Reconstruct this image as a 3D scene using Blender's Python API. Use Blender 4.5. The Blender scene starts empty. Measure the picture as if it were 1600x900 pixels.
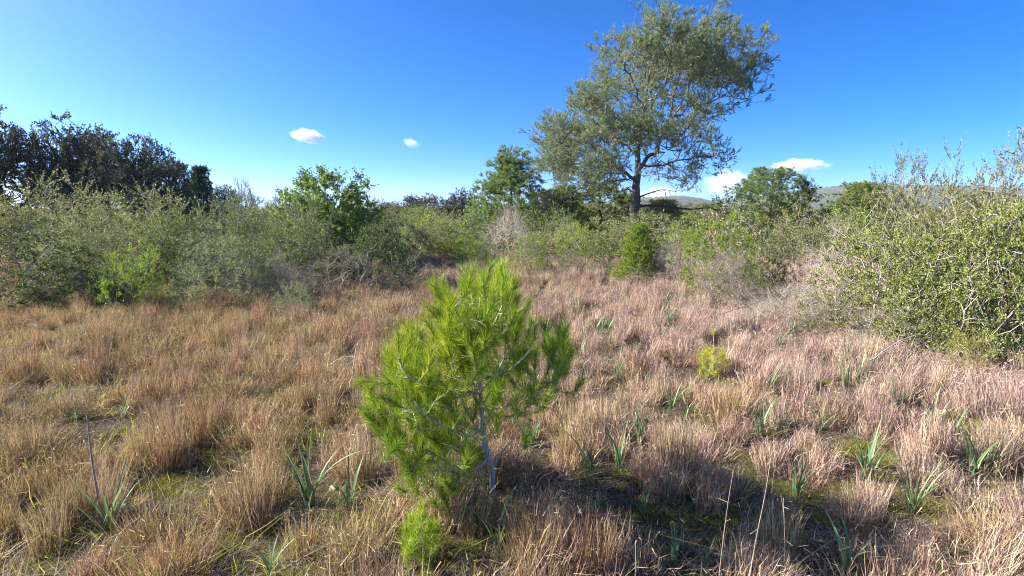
import bpy, math
import numpy as np

# ------------------------------------------------------------------ camera, sky, sun, exposure
scene = bpy.context.scene
COL = scene.collection
F = 850.0                                   # focal length in pixels of the 1600 px wide photograph
HORIZON = 325.0
PITCH = math.atan((450 - HORIZON) / F)
CAM_Z = 1.6
cam_d = bpy.data.cameras.new('camera')
cam = bpy.data.objects.new('camera', cam_d)
COL.objects.link(cam)
cam.location = (0, 0, CAM_Z)
cam.rotation_euler = (math.radians(90) - PITCH, 0, 0)
cam_d.sensor_width = 36.0
cam_d.lens = 36.0 * F / 1600
cam_d.clip_start = 0.05
cam_d.clip_end = 20000
scene.camera = cam

SUN_EL = math.radians(31)
SUN_AZ = math.radians(-83)                  # from straight ahead (+Y), negative is to the left
world = bpy.data.worlds.new('World')
scene.world = world
world.use_nodes = True
wn, wl = world.node_tree.nodes, world.node_tree.links
bg = wn['Background']
sky = wn.new('ShaderNodeTexSky')
sky.sky_type = 'NISHITA'
sky.sun_disc = False
sky.sun_elevation = SUN_EL
sky.sun_rotation = SUN_AZ
sky.air_density = 0.31
sky.dust_density = 0.85
sky.ozone_density = 8.0
hs = wn.new('ShaderNodeHueSaturation')
hs.inputs['Saturation'].default_value = 1.2
hs.inputs['Hue'].default_value = 0.501
wl.new(sky.outputs[0], hs.inputs['Color'])
wl.new(hs.outputs[0], bg.inputs['Color'])
bg.inputs['Strength'].default_value = 0.134

sun_d = bpy.data.lights.new('sun', 'SUN')
sun = bpy.data.objects.new('sun', sun_d)
COL.objects.link(sun)
sun_d.energy = 5.0
sun_d.angle = math.radians(0.5)
sun_d.color = (1.0, 0.93, 0.82)
sun.rotation_euler = (math.radians(90) - SUN_EL, 0, math.pi - SUN_AZ)
scene.view_settings.view_transform = 'Standard'
scene.view_settings.look = 'None'
scene.view_settings.exposure = 1.68
scene.view_settings.gamma = 1.0
scene.render.engine = 'CYCLES'
cy = scene.cycles
cy.max_bounces = 10
cy.diffuse_bounces = 2
cy.glossy_bounces = 2
cy.transmission_bounces = 3
cy.volume_bounces = 10
cy.transparent_max_bounces = 8
cy.use_denoising = True
cy.filter_width = 1.1
cy.denoising_prefilter = 'NONE'
cy.sample_clamp_indirect = 6.0

# ------------------------------------------------------------------ small tools
CP, SP = math.cos(PITCH), math.sin(PITCH)


def ray(px, py):
    u, v = (px - 800) / F, (450 - py) / F
    return np.array([u, CP + v * SP, v * CP - SP])


def pix(px, py, Y):
    d = ray(px, py)
    return np.array([0, 0, CAM_Z]) + d * (Y / d[1])


def gnd(px, py):
    d = ray(px, py)
    p = np.array([0, 0, CAM_Z]) + d * (CAM_Z / -d[2])
    p[2] = height(p[0], p[1])
    return p


def height(x, y):
    x, y = np.asarray(x, float), np.asarray(y, float)
    h = (0.035 * np.sin(1.7 * x + 0.6 * y) + 0.03 * np.sin(2.3 * y - 1.1 * x + 1.3) + 0.02 * np.sin(4.1 * x + 3.3 * y + .5))
    return h * np.exp(-((x * x + y * y) / 900.0)) * 0.8


def unit(v):
    return v / (np.linalg.norm(v, axis=-1, keepdims=True) + 1e-9)


def link(o, parent=None, **props):
    COL.objects.link(o)
    if parent is not None:
        o.parent = parent
    for k, v in props.items():
        if v is not None:
            o[k] = v
    return o


def build_mesh(name, V, T, mats, tint=None, mat_index=None, smooth=False):
    me = bpy.data.meshes.new(name)
    V = np.ascontiguousarray(V, np.float32)
    T = np.ascontiguousarray(T, np.int32)
    me.vertices.add(len(V))
    me.vertices.foreach_set('co', V.ravel())
    me.loops.add(T.size)
    me.loops.foreach_set('vertex_index', T.ravel())
    me.polygons.add(len(T))
    me.polygons.foreach_set('loop_start', np.arange(0, T.size, 3, dtype=np.int32))
    if mat_index is not None:
        me.polygons.foreach_set('material_index', np.ascontiguousarray(mat_index, np.int32))
    me.update(calc_edges=True)
    if smooth:
        me.polygons.foreach_set('use_smooth', np.ones(len(T), bool))
    for m in (mats if isinstance(mats, (list, tuple)) else [mats]):
        me.materials.append(m)
    if tint is not None:
        a = me.attributes.new('tint', 'FLOAT', 'POINT')
        a.data.foreach_set('value', np.ascontiguousarray(tint, np.float32))
    return me


def merge(*parts):
    """parts: (V, T, tint) triples"""
    V, T, C, n = [], [], [], 0
    for v, t, c in parts:
        if len(v) == 0:
            continue
        V.append(v); T.append(t + n); C.append(c); n += len(v)
    if not V:
        return np.zeros((0, 3)), np.zeros((0, 3), int), np.zeros(0)
    return np.concatenate(V), np.concatenate(T), np.concatenate(C)


def frame(D):
    a = np.where(np.abs(D[:, 2:3]) < 0.9, np.array([[0, 0, 1.0]]), np.array([[1.0, 0, 0]]))
    u = unit(np.cross(D, a))
    return u, np.cross(D, u)


def tubes(A, B, ra, rb, sides=4, rng=None):
    n = len(A)
    if n == 0:
        return np.zeros((0, 3)), np.zeros((0, 3), int), np.zeros(0)
    D = unit(B - A)
    u, w = frame(D)
    ang = np.arange(sides) * 2 * math.pi / sides
    c, s = np.cos(ang)[None, :, None], np.sin(ang)[None, :, None]
    ring = u[:, None] * c + w[:, None] * s
    V = np.concatenate([A[:, None] + ring * np.reshape(ra, (-1, 1, 1)), B[:, None] + ring * np.reshape(rb, (-1, 1, 1))], 1)
    i = np.arange(sides); j = (i + 1) % sides
    t = np.concatenate([np.stack([i, j, j + sides], 1), np.stack([i, j + sides, i + sides], 1)])
    T = (np.arange(n)[:, None, None] * (2 * sides) + t[None]).reshape(-1, 3)
    tint = np.repeat((rng.random(n) if rng is not None else np.full(n, .5)), 2 * sides)
    return V.reshape(-1, 3), T, tint


def path_tube(P, R, sides=8, wob=0.0, rng=None):
    """one continuous tube through the points P"""
    P = np.asarray(P, float); R = np.asarray(R, float)
    D = unit(np.gradient(P, axis=0))
    u, w = frame(D)
    for k in range(1, len(P)):                       # keep the frame from twisting
        uu = u[k - 1] - D[k] * np.dot(u[k - 1], D[k])
        u[k] = uu / np.linalg.norm(uu); w[k] = np.cross(D[k], u[k])
    ang = np.arange(sides) * 2 * math.pi / sides
    k = np.ones((len(P), sides))
    if rng is not None and wob:
        k += rng.normal(0, wob, k.shape)
    V = P[:, None] + (u[:, None] * np.cos(ang)[None, :, None] + w[:, None] * np.sin(ang)[None, :, None]) * (R[:, None] * k)[:, :, None]
    T = []
    for a in range(len(P) - 1):
        for i in range(sides):
            j = (i + 1) % sides
            T += [(a * sides + i, a * sides + j, (a + 1) * sides + j), (a * sides + i, (a + 1) * sides + j, (a + 1) * sides + i)]
    e = (len(P) - 1) * sides
    T += [(e, e + i, e + i + 1) for i in range(1, sides - 1)]
    return V.reshape(-1, 3), np.array(T), np.full(len(P) * sides, .5)


def smooth_path(P, n):
    P = np.asarray(P, float)
    t = np.linspace(0, len(P) - 1, n)
    i = np.clip(t.astype(int), 0, len(P) - 2); f = (t - i)[:, None]
    g = lambda k: P[np.clip(k, 0, len(P) - 1)]
    p0, p1, p2, p3 = g(i - 1), g(i), g(i + 1), g(i + 2)
    return 0.5 * (2 * p1 + (p2 - p0) * f + (2 * p0 - 5 * p1 + 4 * p2 - p3) * f ** 2 + (3 * p1 - p0 - 3 * p2 + p3) * f ** 3)


def leaf_faces(P, D, L, W, rng, fold=0.25):
    """folded diamond leaves, base at P, along D"""
    n = len(P)
    u, w = frame(D)
    a = rng.random(n) * 2 * math.pi
    S = u * np.cos(a)[:, None] + w * np.sin(a)[:, None]
    N = np.cross(D, S)
    L = np.reshape(L, (-1, 1)) * np.ones((n, 1)); W = np.reshape(W, (-1, 1)) * np.ones((n, 1))
    mid = P + D * L * 0.5
    V = np.stack([P, mid + S * W * .5 + N * W * fold, P + D * L - N * L * .12, mid - S * W * .5 + N * W * fold], 1).reshape(-1, 3)
    T = (np.arange(n)[:, None, None] * 4 + np.array([[0, 1, 2], [0, 2, 3]])[None]).reshape(-1, 3)
    return V, T, np.repeat(rng.random(n), 4)


def needle_faces(P, D, L, W, rng):
    n = len(P)
    u, w = frame(D)
    a = rng.random(n) * 2 * math.pi
    S = (u * np.cos(a)[:, None] + w * np.sin(a)[:, None]) * (np.reshape(W, (-1, 1)) * .5)
    V = np.stack([P - S, P + S, P + D * np.reshape(L, (-1, 1))], 1).reshape(-1, 3)
    T = np.arange(3 * n).reshape(-1, 3)
    return V, T, np.repeat(rng.random(n), 3)


def grow(T, P0, par0, alpha=.35, seg=.5, jit=.08, down=0.4, rng=None):
    """connect the target points T to the starting skeleton, nearest first"""
    cap = len(P0) + len(T) * 8
    P = np.zeros((cap, 3)); L = np.zeros(cap); par = np.full(cap, -1)
    n = len(P0)
    P[:n] = P0; par[:n] = par0
    for i in range(n):
        L[i] = 0 if par[i] < 0 else L[par[i]] + np.linalg.norm(P[i] - P[par[i]])
    dist = np.min(np.linalg.norm(T[:, None] - np.asarray(P0)[None], axis=2), axis=1)
    for t in T[np.argsort(dist)]:
        d = np.linalg.norm(P[:n] - t, axis=1)
        c = d + alpha * L[:n] + down * np.maximum(0, P[:n, 2] - t[2])
        j = int(np.argmin(c))
        dj = float(d[j])
        k = min(7, max(1, int(dj / seg)))
        a = P[j].copy()
        for s in range(1, k + 1):
            q = a + (t - a) * (s / k)
            if s < k:
                q = q + rng.normal(0, jit * dj / k, 3) - np.array([0, 0, 0.06 * dj * math.sin(math.pi * s / k)])
            P[n] = q; par[n] = j; L[n] = L[j] + np.linalg.norm(q - P[j]); j = n; n += 1
            if n >= cap:
                break
        if n >= cap:
            break
    return P[:n], par[:n]


def radii(par, r0, e=2.3, P=None):
    n = len(par)
    acc = np.zeros(n); R = np.zeros(n); kids = np.zeros(n, int)
    for i in range(n - 1, -1, -1):
        R[i] = (acc[i] if acc[i] > 0 else r0 ** e) ** (1 / e)
        if par[i] >= 0:
            acc[par[i]] += R[i] ** e; kids[par[i]] += 1
    return R, kids


def sprays(P, D, per, length, up, spread, rng):
    """twigs that leave the points P; returns starts, directions, lengths"""
    n = len(P)
    A = np.repeat(P, per, 0)
    d = np.repeat(D, per, 0) + rng.normal(0, spread, (n * per, 3)) + np.array([0, 0, up])
    return A, unit(d), rng.uniform(length[0], length[1], n * per)


def twig_leaves(A, D, Ln, m, out, rng, t0=.15):
    n = len(A)
    t = t0 + (1 - t0) * (np.arange(m)[None] + rng.random((n, m))) / m
    P = (A[:, None] + D[:, None] * (Ln[:, None] * t)[..., None]).reshape(-1, 3)
    d = np.repeat(D, m, 0) * (1 - out * .5) + rng.normal(0, out, (n * m, 3))
    return P, unit(d)


# ------------------------------------------------------------------ materials
def new_mat(name):
    m = bpy.data.materials.new(name)
    m.use_nodes = True
    nt = m.node_tree
    nt.nodes.clear()
    return m, nt.nodes, nt.links


def ramp(nodes, cols):
    r = nodes.new('ShaderNodeValToRGB')
    e = r.color_ramp.elements
    while len(e) < len(cols):
        e.new(0.5)
    for i, c in enumerate(cols):
        e[i].position = i / (len(cols) - 1)
        e[i].color = (*c, 1)
    return r


def leaf_mat(name, cols, trans=.3, rough=.55, spec=.25, vary=.25, tone_cols=None, hue=.02):
    m, N, L = new_mat(name)
    out = N.new('ShaderNodeOutputMaterial')
    at = N.new('ShaderNodeAttribute'); at.attribute_name = 'tint'
    r = ramp(N, cols)
    L.new(at.outputs['Fac'], r.inputs[0])
    col = r.outputs[0]
    if tone_cols:
        r2 = ramp(N, tone_cols)
        L.new(at.outputs['Fac'], r2.inputs[0])
        ti = N.new('ShaderNodeAttribute'); ti.attribute_type = 'INSTANCER'; ti.attribute_name = 'tone'
        mx = N.new('ShaderNodeMix'); mx.data_type = 'RGBA'
        L.new(ti.outputs['Fac'], mx.inputs['Factor'])
        L.new(col, mx.inputs['A']); L.new(r2.outputs[0], mx.inputs['B'])
        col = mx.outputs['Result']
    oi = N.new('ShaderNodeObjectInfo')
    hsv = N.new('ShaderNodeHueSaturation')
    mr = N.new('ShaderNodeMapRange'); mr.inputs['To Min'].default_value = 1 - vary; mr.inputs['To Max'].default_value = 1 + vary
    L.new(oi.outputs['Random'], mr.inputs['Value']); L.new(mr.outputs[0], hsv.inputs['Value'])
    mh = N.new('ShaderNodeMath'); mh.operation = 'MULTIPLY_ADD'; mh.inputs[1].default_value = 7.31; mh.inputs[2].default_value = 0
    fr = N.new('ShaderNodeMath'); fr.operation = 'FRACT'
    L.new(oi.outputs['Random'], mh.inputs[0]); L.new(mh.outputs[0], fr.inputs[0])
    mr2 = N.new('ShaderNodeMapRange'); mr2.inputs['To Min'].default_value = .5 - hue; mr2.inputs['To Max'].default_value = .5 + hue
    L.new(fr.outputs[0], mr2.inputs['Value']); L.new(mr2.outputs[0], hsv.inputs['Hue'])
    L.new(col, hsv.inputs['Color'])
    p = N.new('ShaderNodeBsdfPrincipled')
    p.inputs['Roughness'].default_value = rough
    p.inputs['Specular IOR Level'].default_value = spec
    L.new(hsv.outputs[0], p.inputs['Base Color'])
    tr = N.new('ShaderNodeBsdfTranslucent')
    L.new(hsv.outputs[0], tr.inputs['Color'])
    ms = N.new('ShaderNodeMixShader'); ms.inputs[0].default_value = trans
    L.new(p.outputs[0], ms.inputs[1]); L.new(tr.outputs[0], ms.inputs[2])
    L.new(ms.outputs[0], out.inputs['Surface'])
    return m


def bark_mat(name, cols, scale=6.0, bump=.6, stretch=.25):
    m, N, L = new_mat(name)
    out = N.new('ShaderNodeOutputMaterial')
    p = N.new('ShaderNodeBsdfPrincipled'); p.inputs['Roughness'].default_value = .9
    p.inputs['Specular IOR Level'].default_value = .1
    tc = N.new('ShaderNodeTexCoord'); mp = N.new('ShaderNodeMapping'); mp.inputs['Scale'].default_value = (scale, scale, scale * stretch)
    nz = N.new('ShaderNodeTexNoise'); nz.inputs['Scale'].default_value = 3; nz.inputs['Detail'].default_value = 8
    vo = N.new('ShaderNodeTexVoronoi'); vo.inputs['Scale'].default_value = 2.5
    L.new(tc.outputs['Object'], mp.inputs[0]); L.new(mp.outputs[0], nz.inputs['Vector']); L.new(mp.outputs[0], vo.inputs['Vector'])
    mm = N.new('ShaderNodeMath'); mm.operation = 'MULTIPLY'
    L.new(nz.outputs['Fac'], mm.inputs[0]); L.new(vo.outputs['Distance'], mm.inputs[1])
    r = ramp(N, cols); L.new(nz.outputs['Fac'], r.inputs[0]); L.new(r.outputs[0], p.inputs['Base Color'])
    r.color_ramp.elements[0].position = .3; r.color_ramp.elements[-1].position = .7
    b = N.new('ShaderNodeBump'); b.inputs['Strength'].default_value = bump; b.inputs['Distance'].default_value = .03
    L.new(mm.outputs[0], b.inputs['Height']); L.new(b.outputs[0], p.inputs['Normal'])
    L.new(p.outputs[0], out.inputs['Surface'])
    return m


M = {}
M['olive'] = leaf_mat('wild_olive_leaves', [(0.097, 0.132, 0.040), (0.185, 0.229, 0.070), (0.290, 0.330, 0.114), (0.422, 0.431, 0.220)], .3, vary=.28, hue=.03)
M['lentisk'] = leaf_mat('lentisk_leaves', [(0.070, 0.114, 0.018), (0.141, 0.211, 0.031), (0.238, 0.304, 0.062), (0.326, 0.317, 0.088)], .3, rough=.5, spec=.3)
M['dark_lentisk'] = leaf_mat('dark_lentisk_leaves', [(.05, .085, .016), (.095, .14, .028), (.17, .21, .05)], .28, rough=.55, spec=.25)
M['pale_olive'] = leaf_mat('yellow_olive_leaves', [(0.142, 0.157, 0.041), (0.224, 0.240, 0.070), (0.299, 0.307, 0.108), (0.359, 0.344, 0.159)], .3, vary=.12)
M['bright'] = leaf_mat('bright_shrub_leaves', [(0.150, 0.220, 0.019), (0.246, 0.343, 0.031), (0.370, 0.440, 0.053)], .4)
M['yellow'] = leaf_mat('yellowing_leaves', [(.35, .34, .03), (.5, .45, .05), (.3, .36, .04)], .35)
M['oak'] = leaf_mat('holm_oak_leaves', [(0.072, 0.090, 0.052), (0.116, 0.138, 0.075), (0.189, 0.203, 0.123)], .22, rough=.55, spec=.25)
M['carob'] = leaf_mat('broad_green_leaves', [(0.096, 0.168, 0.030), (0.168, 0.264, 0.042), (0.276, 0.372, 0.072), (0.360, 0.408, 0.120)], .35)
M['pine'] = leaf_mat('pine_needles', [(0.104, 0.156, 0.049), (0.186, 0.249, 0.084), (0.290, 0.348, 0.140), (0.394, 0.426, 0.266)], .36, vary=.1)
M['pale_pine'] = leaf_mat('pale_pine_needles', [(0.141, 0.194, 0.040), (0.229, 0.290, 0.066), (0.326, 0.370, 0.114)], .38, vary=.12)
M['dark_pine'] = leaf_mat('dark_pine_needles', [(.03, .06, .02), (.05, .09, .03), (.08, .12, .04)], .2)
M['sapling'] = leaf_mat('sapling_needles', [(.06, .13, .010), (.17, .29, .014), (.33, .45, .025), (.52, .55, .07)], .40, rough=.45, vary=.25, hue=.015)
M['deadleaf'] = leaf_mat('dry_scrub_leaves', [(.20, .16, .10), (.30, .25, .16), (.22, .24, .10)], .25)
M['grass'] = leaf_mat('dry_grass', [(.12, .066, .034), (.25, .15, .08), (.43, .285, .155), (.66, .49, .28), (.56, .48, .15)], .18, rough=.6, vary=.22,
                      tone_cols=[(.14, .085, .067), (.29, .188, .148), (.48, .335, .265), (.70, .535, .435), (.45, .40, .23)])
M['hero_grass'] = leaf_mat('tussock_blades', [(.12, .07, .04), (.25, .155, .09), (.43, .285, .17), (.66, .49, .30), (.56, .48, .16)], .18, rough=.6, vary=.15)
M['thatch'] = leaf_mat('grey_thatch', [(0.064, 0.046, 0.034), (0.152, 0.116, 0.088), (0.352, 0.288, 0.224)], .1, rough=.7)
M['shoots'] = leaf_mat('fresh_grass', [(0.176, 0.229, 0.026), (0.299, 0.334, 0.040), (0.484, 0.449, 0.088)], .4)
M['moss'] = leaf_mat('moss_cushions', [(0.132, 0.141, 0.013), (0.264, 0.264, 0.022), (0.396, 0.361, 0.035)], .3)
M['asphodel'] = leaf_mat('asphodel_leaves', [(0.106, 0.194, 0.070), (0.167, 0.273, 0.106), (0.264, 0.352, 0.167)], .3, rough=.4, spec=.4, vary=.2)
M['twig'] = leaf_mat('grey_twigs', [(.20, .175, .14), (.33, .30, .245), (.46, .425, .35)], 0, rough=.8, spec=.1)
M['pale_twig'] = leaf_mat('pale_twigs', [(.30, .25, .20), (.42, .36, .30), (.52, .46, .39)], 0, rough=.8, spec=.1)
M['stalk'] = leaf_mat('dry_stalks', [(.42, .32, .22), (.55, .44, .31)], 0, rough=.7)
M['pine_twig'] = leaf_mat('pine_twigs', [(.13, .115, .10), (.24, .215, .185), (.34, .31, .27)], 0, rough=.85, spec=.1)
M['dark_twig'] = leaf_mat('oak_twigs', [(.05, .045, .04), (.08, .07, .06)], 0, rough=.85, spec=.1)
M['bark'] = bark_mat('pine_bark', [(.05, .04, .035), (.14, .115, .10), (.22, .19, .165)])
M['oak_bark'] = bark_mat('oak_bark', [(.03, .028, .025), (.07, .06, .055)])
M['sapling_bark'] = bark_mat('sapling_bark', [(.30, .27, .22), (.45, .41, .35), (.56, .52, .46)], 30, .3)
M['stone'] = bark_mat('limestone', [(.35, .29, .22), (.52, .45, .37)], 12, .5, 1)


def ground_mat():
    m, N, L = new_mat('soil_and_moss')
    out = N.new('ShaderNodeOutputMaterial')
    p = N.new('ShaderNodeBsdfPrincipled'); p.inputs['Roughness'].default_value = .95; p.inputs['Specular IOR Level'].default_value = .1
    tc = N.new('ShaderNodeTexCoord')
    a = N.new('ShaderNodeTexNoise'); a.inputs['Scale'].default_value = 14; a.inputs['Detail'].default_value = 10; a.inputs['Roughness'].default_value = .7
    b = N.new('ShaderNodeTexNoise'); b.inputs['Scale'].default_value = 1.6; b.inputs['Detail'].default_value = 5
    L.new(tc.outputs['Object'], a.inputs['Vector']); L.new(tc.outputs['Object'], b.inputs['Vector'])
    soil = ramp(N, [(.025, .018, .012), (.07, .05, .034), (.15, .112, .08)]); L.new(a.outputs['Fac'], soil.inputs[0])
    moss = ramp(N, [(.05, .055, .010), (.12, .115, .016), (.19, .17, .03)]); L.new(a.outputs['Fac'], moss.inputs[0])
    k = ramp(N, [(0, 0, 0), (1, 1, 1)]); k.color_ramp.elements[0].position = .5; k.color_ramp.elements[1].position = .6
    L.new(b.outputs['Fac'], k.inputs[0])
    mx = N.new('ShaderNodeMix'); mx.data_type = 'RGBA'
    L.new(k.outputs[0], mx.inputs['Factor']); L.new(soil.outputs[0], mx.inputs['A']); L.new(moss.outputs[0], mx.inputs['B'])
    L.new(mx.outputs['Result'], p.inputs['Base Color'])
    bp = N.new('ShaderNodeBump'); bp.inputs['Strength'].default_value = .9; bp.inputs['Distance'].default_value = .03
    L.new(a.outputs['Fac'], bp.inputs['Height']); L.new(bp.outputs[0], p.inputs['Normal'])
    L.new(p.outputs[0], out.inputs['Surface'])
    return m


def hill_mat():
    m, N, L = new_mat('wooded_hillside')
    out = N.new('ShaderNodeOutputMaterial')
    p = N.new('ShaderNodeBsdfPrincipled'); p.inputs['Roughness'].default_value = 1; p.inputs['Specular IOR Level'].default_value = 0
    tc = N.new('ShaderNodeTexCoord')
    a = N.new('ShaderNodeTexNoise'); a.inputs['Scale'].default_value = .035; a.inputs['Detail'].default_value = 8; a.inputs['Roughness'].default_value = .75
    b = N.new('ShaderNodeTexNoise'); b.inputs['Scale'].default_value = .006; b.inputs['Detail'].default_value = 6; b.inputs['Roughness'].default_value = .65
    L.new(tc.outputs['Object'], a.inputs['Vector']); L.new(tc.outputs['Object'], b.inputs['Vector'])
    w = ramp(N, [(.012, .02, .010), (.03, .042, .02), (.07, .08, .045)]); L.new(a.outputs['Fac'], w.inputs[0])
    w.color_ramp.elements[0].position = .3; w.color_ramp.elements[2].position = .75
    r = ramp(N, [(.18, .16, .12), (.32, .29, .23)]); L.new(a.outputs['Fac'], r.inputs[0])
    k = ramp(N, [(0, 0, 0), (1, 1, 1)]); k.color_ramp.elements[0].position = .6; k.color_ramp.elements[1].position = .72
    L.new(b.outputs['Fac'], k.inputs[0])
    mx = N.new('ShaderNodeMix'); mx.data_type = 'RGBA'
    L.new(k.outputs[0], mx.inputs['Factor']); L.new(w.outputs[0], mx.inputs['A']); L.new(r.outputs[0], mx.inputs['B'])
    L.new(mx.outputs['Result'], p.inputs['Base Color'])
    L.new(p.outputs[0], out.inputs['Surface'])
    return m


# ------------------------------------------------------------------ the ground and the hill
def grid_mesh(name, X, Y, Z, mat, smooth=True):
    ny, nx = X.shape
    V = np.stack([X, Y, Z], -1).reshape(-1, 3)
    i = (np.arange(ny - 1)[:, None] * nx + np.arange(nx - 1)[None]).ravel()
    T = np.concatenate([np.stack([i, i + 1, i + nx + 1], 1), np.stack([i, i + nx + 1, i + nx], 1)])
    return build_mesh(name, V, T, mat, smooth=smooth)


def warp(n, near, far):
    t = np.linspace(-1, 1, n)
    return np.sign(t) * (near * np.abs(t) + (far - near) * np.abs(t) ** 7)


gx, gy = np.meshgrid(warp(241, 40, 2450), warp(241, 40, 2450))
ground = link(bpy.data.objects.new('ground', grid_mesh('ground', gx, gy, height(gx, gy), ground_mat())), kind='structure')

rg = np.random.default_rng(3)
HP = [(-600, 331), (700, 330), (900, 326), (960, 318), (1000, 311), (1045, 309), (1100, 319), (1150, 321), (1180, 309), (1225, 301), (1270, 298), (1320, 293), (1370, 291), (1450, 293), (1600, 300), (1900, 318), (2400, 330)]
hx = np.array([pix(p, 325, 1900)[0] for p, _ in HP]); hz = np.array([pix(800, y, 1900)[2] for _, y in HP])
X, Yd = np.meshgrid(np.linspace(-1400, 2350, 500), np.linspace(1100, 2380, 90))
prof = np.interp(X * 1900 / np.maximum(Yd, 1900) * .35 + X * .65, hx, hz)
f = np.clip((Yd - 1150) / 750, 0, 1); f = f * f * (3 - 2 * f) * np.clip((2380 - Yd) / 420, 0, 1) ** .5
Z = -1 + (prof + 1) * f
for a, s in ((9, .006), (5, .013), (2.5, .03)):
    ph = rg.random(4) * 6
    Z += a * f * np.sin(X * s + ph[0] + 2 * np.sin(Yd * s * .7 + ph[1])) * np.sin(Yd * s * 1.3 + ph[2]) * .5
Z += (rg.random(X.shape) ** 2) * 7 * f
hill = link(bpy.data.objects.new('hills', grid_mesh('hills', X, Yd, Z, hill_mat(), False)), kind='structure')

# ------------------------------------------------------------------ plants: shared meshes
def lumpy(rng, k=7, amp=.3):
    Wv = rng.normal(0, 2.2, (k, 3)); ph = rng.random(k) * 6.28; a = rng.random(k)
    a = a / a.sum() * amp * 2
    return lambda d: 1 + np.sum(np.sin(d @ Wv.T + ph) * a, axis=1)


def dome(n, rad, hgt, rng, inner=.45, low=.12, amp=.45):
    d = unit(rng.normal(0, 1, (n, 3)))
    d[:, 2] = np.abs(d[:, 2]) * 1.0 - .12
    d = unit(d)
    r = inner + (1 - inner) * rng.random(n) ** .5
    r = r * lumpy(rng, amp=amp)(d)
    P = d * r[:, None] * np.array([rad, rad, hgt * (1 - low)])
    P[:, 2] = np.abs(P[:, 2]) + hgt * low * rng.random(n)
    return P


BUSH = {
    # targets, twigs each, length, up, spread, leaves, leaf length, width, out, twig radius, twig material, leaf material
    'olive': (430, 6, (.12, .42), .35, .55, 17, .036, .014, .5, .0022, 'twig', 'olive'),
    'lentisk': (480, 6, (.08, .22), .15, .7, 12, .034, .018, .8, .0025, 'twig', 'lentisk'),
    'dark_lentisk': (480, 6, (.08, .22), .15, .7, 12, .034, .018, .8, .0025, 'twig', 'dark_lentisk'),
    'bright': (380, 6, (.10, .26), .3, .6, 13, .04, .017, .7, .0022, 'twig', 'bright'),
    'dead': (420, 8, (.15, .5), .3, .7, 3, .026, .010, .8, .0026, 'pale_twig', 'deadleaf'),
    'scrub': (360, 7, (.10, .3), .3, .65, 8, .026, .010, .8, .0026, 'twig', 'deadleaf'),
    'carob': (560, 7, (.1, .26), .3, .6, 12, .05, .026, .8, .003, 'twig', 'carob'),
}
PROTO = {}
for k_, m_ in (('far_olive', 'pale_olive'), ('far_green', 'lentisk'), ('far_dry', 'deadleaf'), ('far_bright', 'bright'), ('far_dark', 'dark_lentisk'), ('far_grey', 'olive')):
    BUSH[k_] = (150, 5, (.12, .35), .3, .6, 6, .085, .04, .8, .004, 'twig', m_)


def bush_proto(kind, v):
    """a bush 2.2 m wide and 1.9 m tall: (branches mesh, foliage mesh)"""
    key = (kind, v)
    if key in PROTO:
        return PROTO[key]
    nt, per, ln, up, spr, nl, ll, lw, out, tr, tm, lm = BUSH[kind]
    rng = np.random.default_rng(hash((kind, v).__repr__().__len__() * 131 + v * 17 + sum(map(ord, kind))) % 100000)
    H, Rr = 1.9, 1.1
    T = dome(nt, Rr * .86, H * .86, rng, amp=.2 if kind == 'carob' else .42)
    ns = 9
    a = rng.random(ns) * 6.28
    roots = np.stack([np.cos(a) * .16, np.sin(a) * .16, np.full(ns, -.04)], 1)
    P, par = grow(T, roots, np.full(ns, -1), alpha=.25, seg=.22, jit=.16, down=.3, rng=rng)
    R, kids = radii(par, .0035, 2.4)
    R = np.minimum(R, .035)
    e = np.where(par >= 0)[0]
    V1 = tubes(P[par[e]], P[e], R[par[e]] * .9, R[e], 4, rng)
    tip = np.where(kids == 0)[0]
    mid = np.where((kids > 0) & (par >= 0) & (P[:, 2] > .25) & (np.arange(len(P)) % 3 == 0))[0]
    src = np.concatenate([tip, mid])
    D = unit(P[src] - P[par[src]])
    O = unit(P[src] - np.array([0, 0, .5]))
    A, Dt, Ln = sprays(P[src], unit(D + O * .8), per, ln, up, spr, rng)
    V2 = tubes(A, A + Dt * Ln[:, None], tr, tr * .35, 3, rng)
    br = merge(V1, V2)
    LP, LD = twig_leaves(A, Dt, Ln, nl, out, rng)
    k = len(LP)
    V3 = leaf_faces(LP, LD, ll * rng.uniform(.7, 1.25, k), lw * rng.uniform(.8, 1.2, k), rng)
    PROTO[key] = (build_mesh(kind + '_branches', br[0], br[1], M[tm], br[2]), build_mesh(kind + '_foliage', V3[0], V3[1], M[lm], V3[2]))
    return PROTO[key]


OAK_H, OAK_R = 7.0, 4.0


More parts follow.
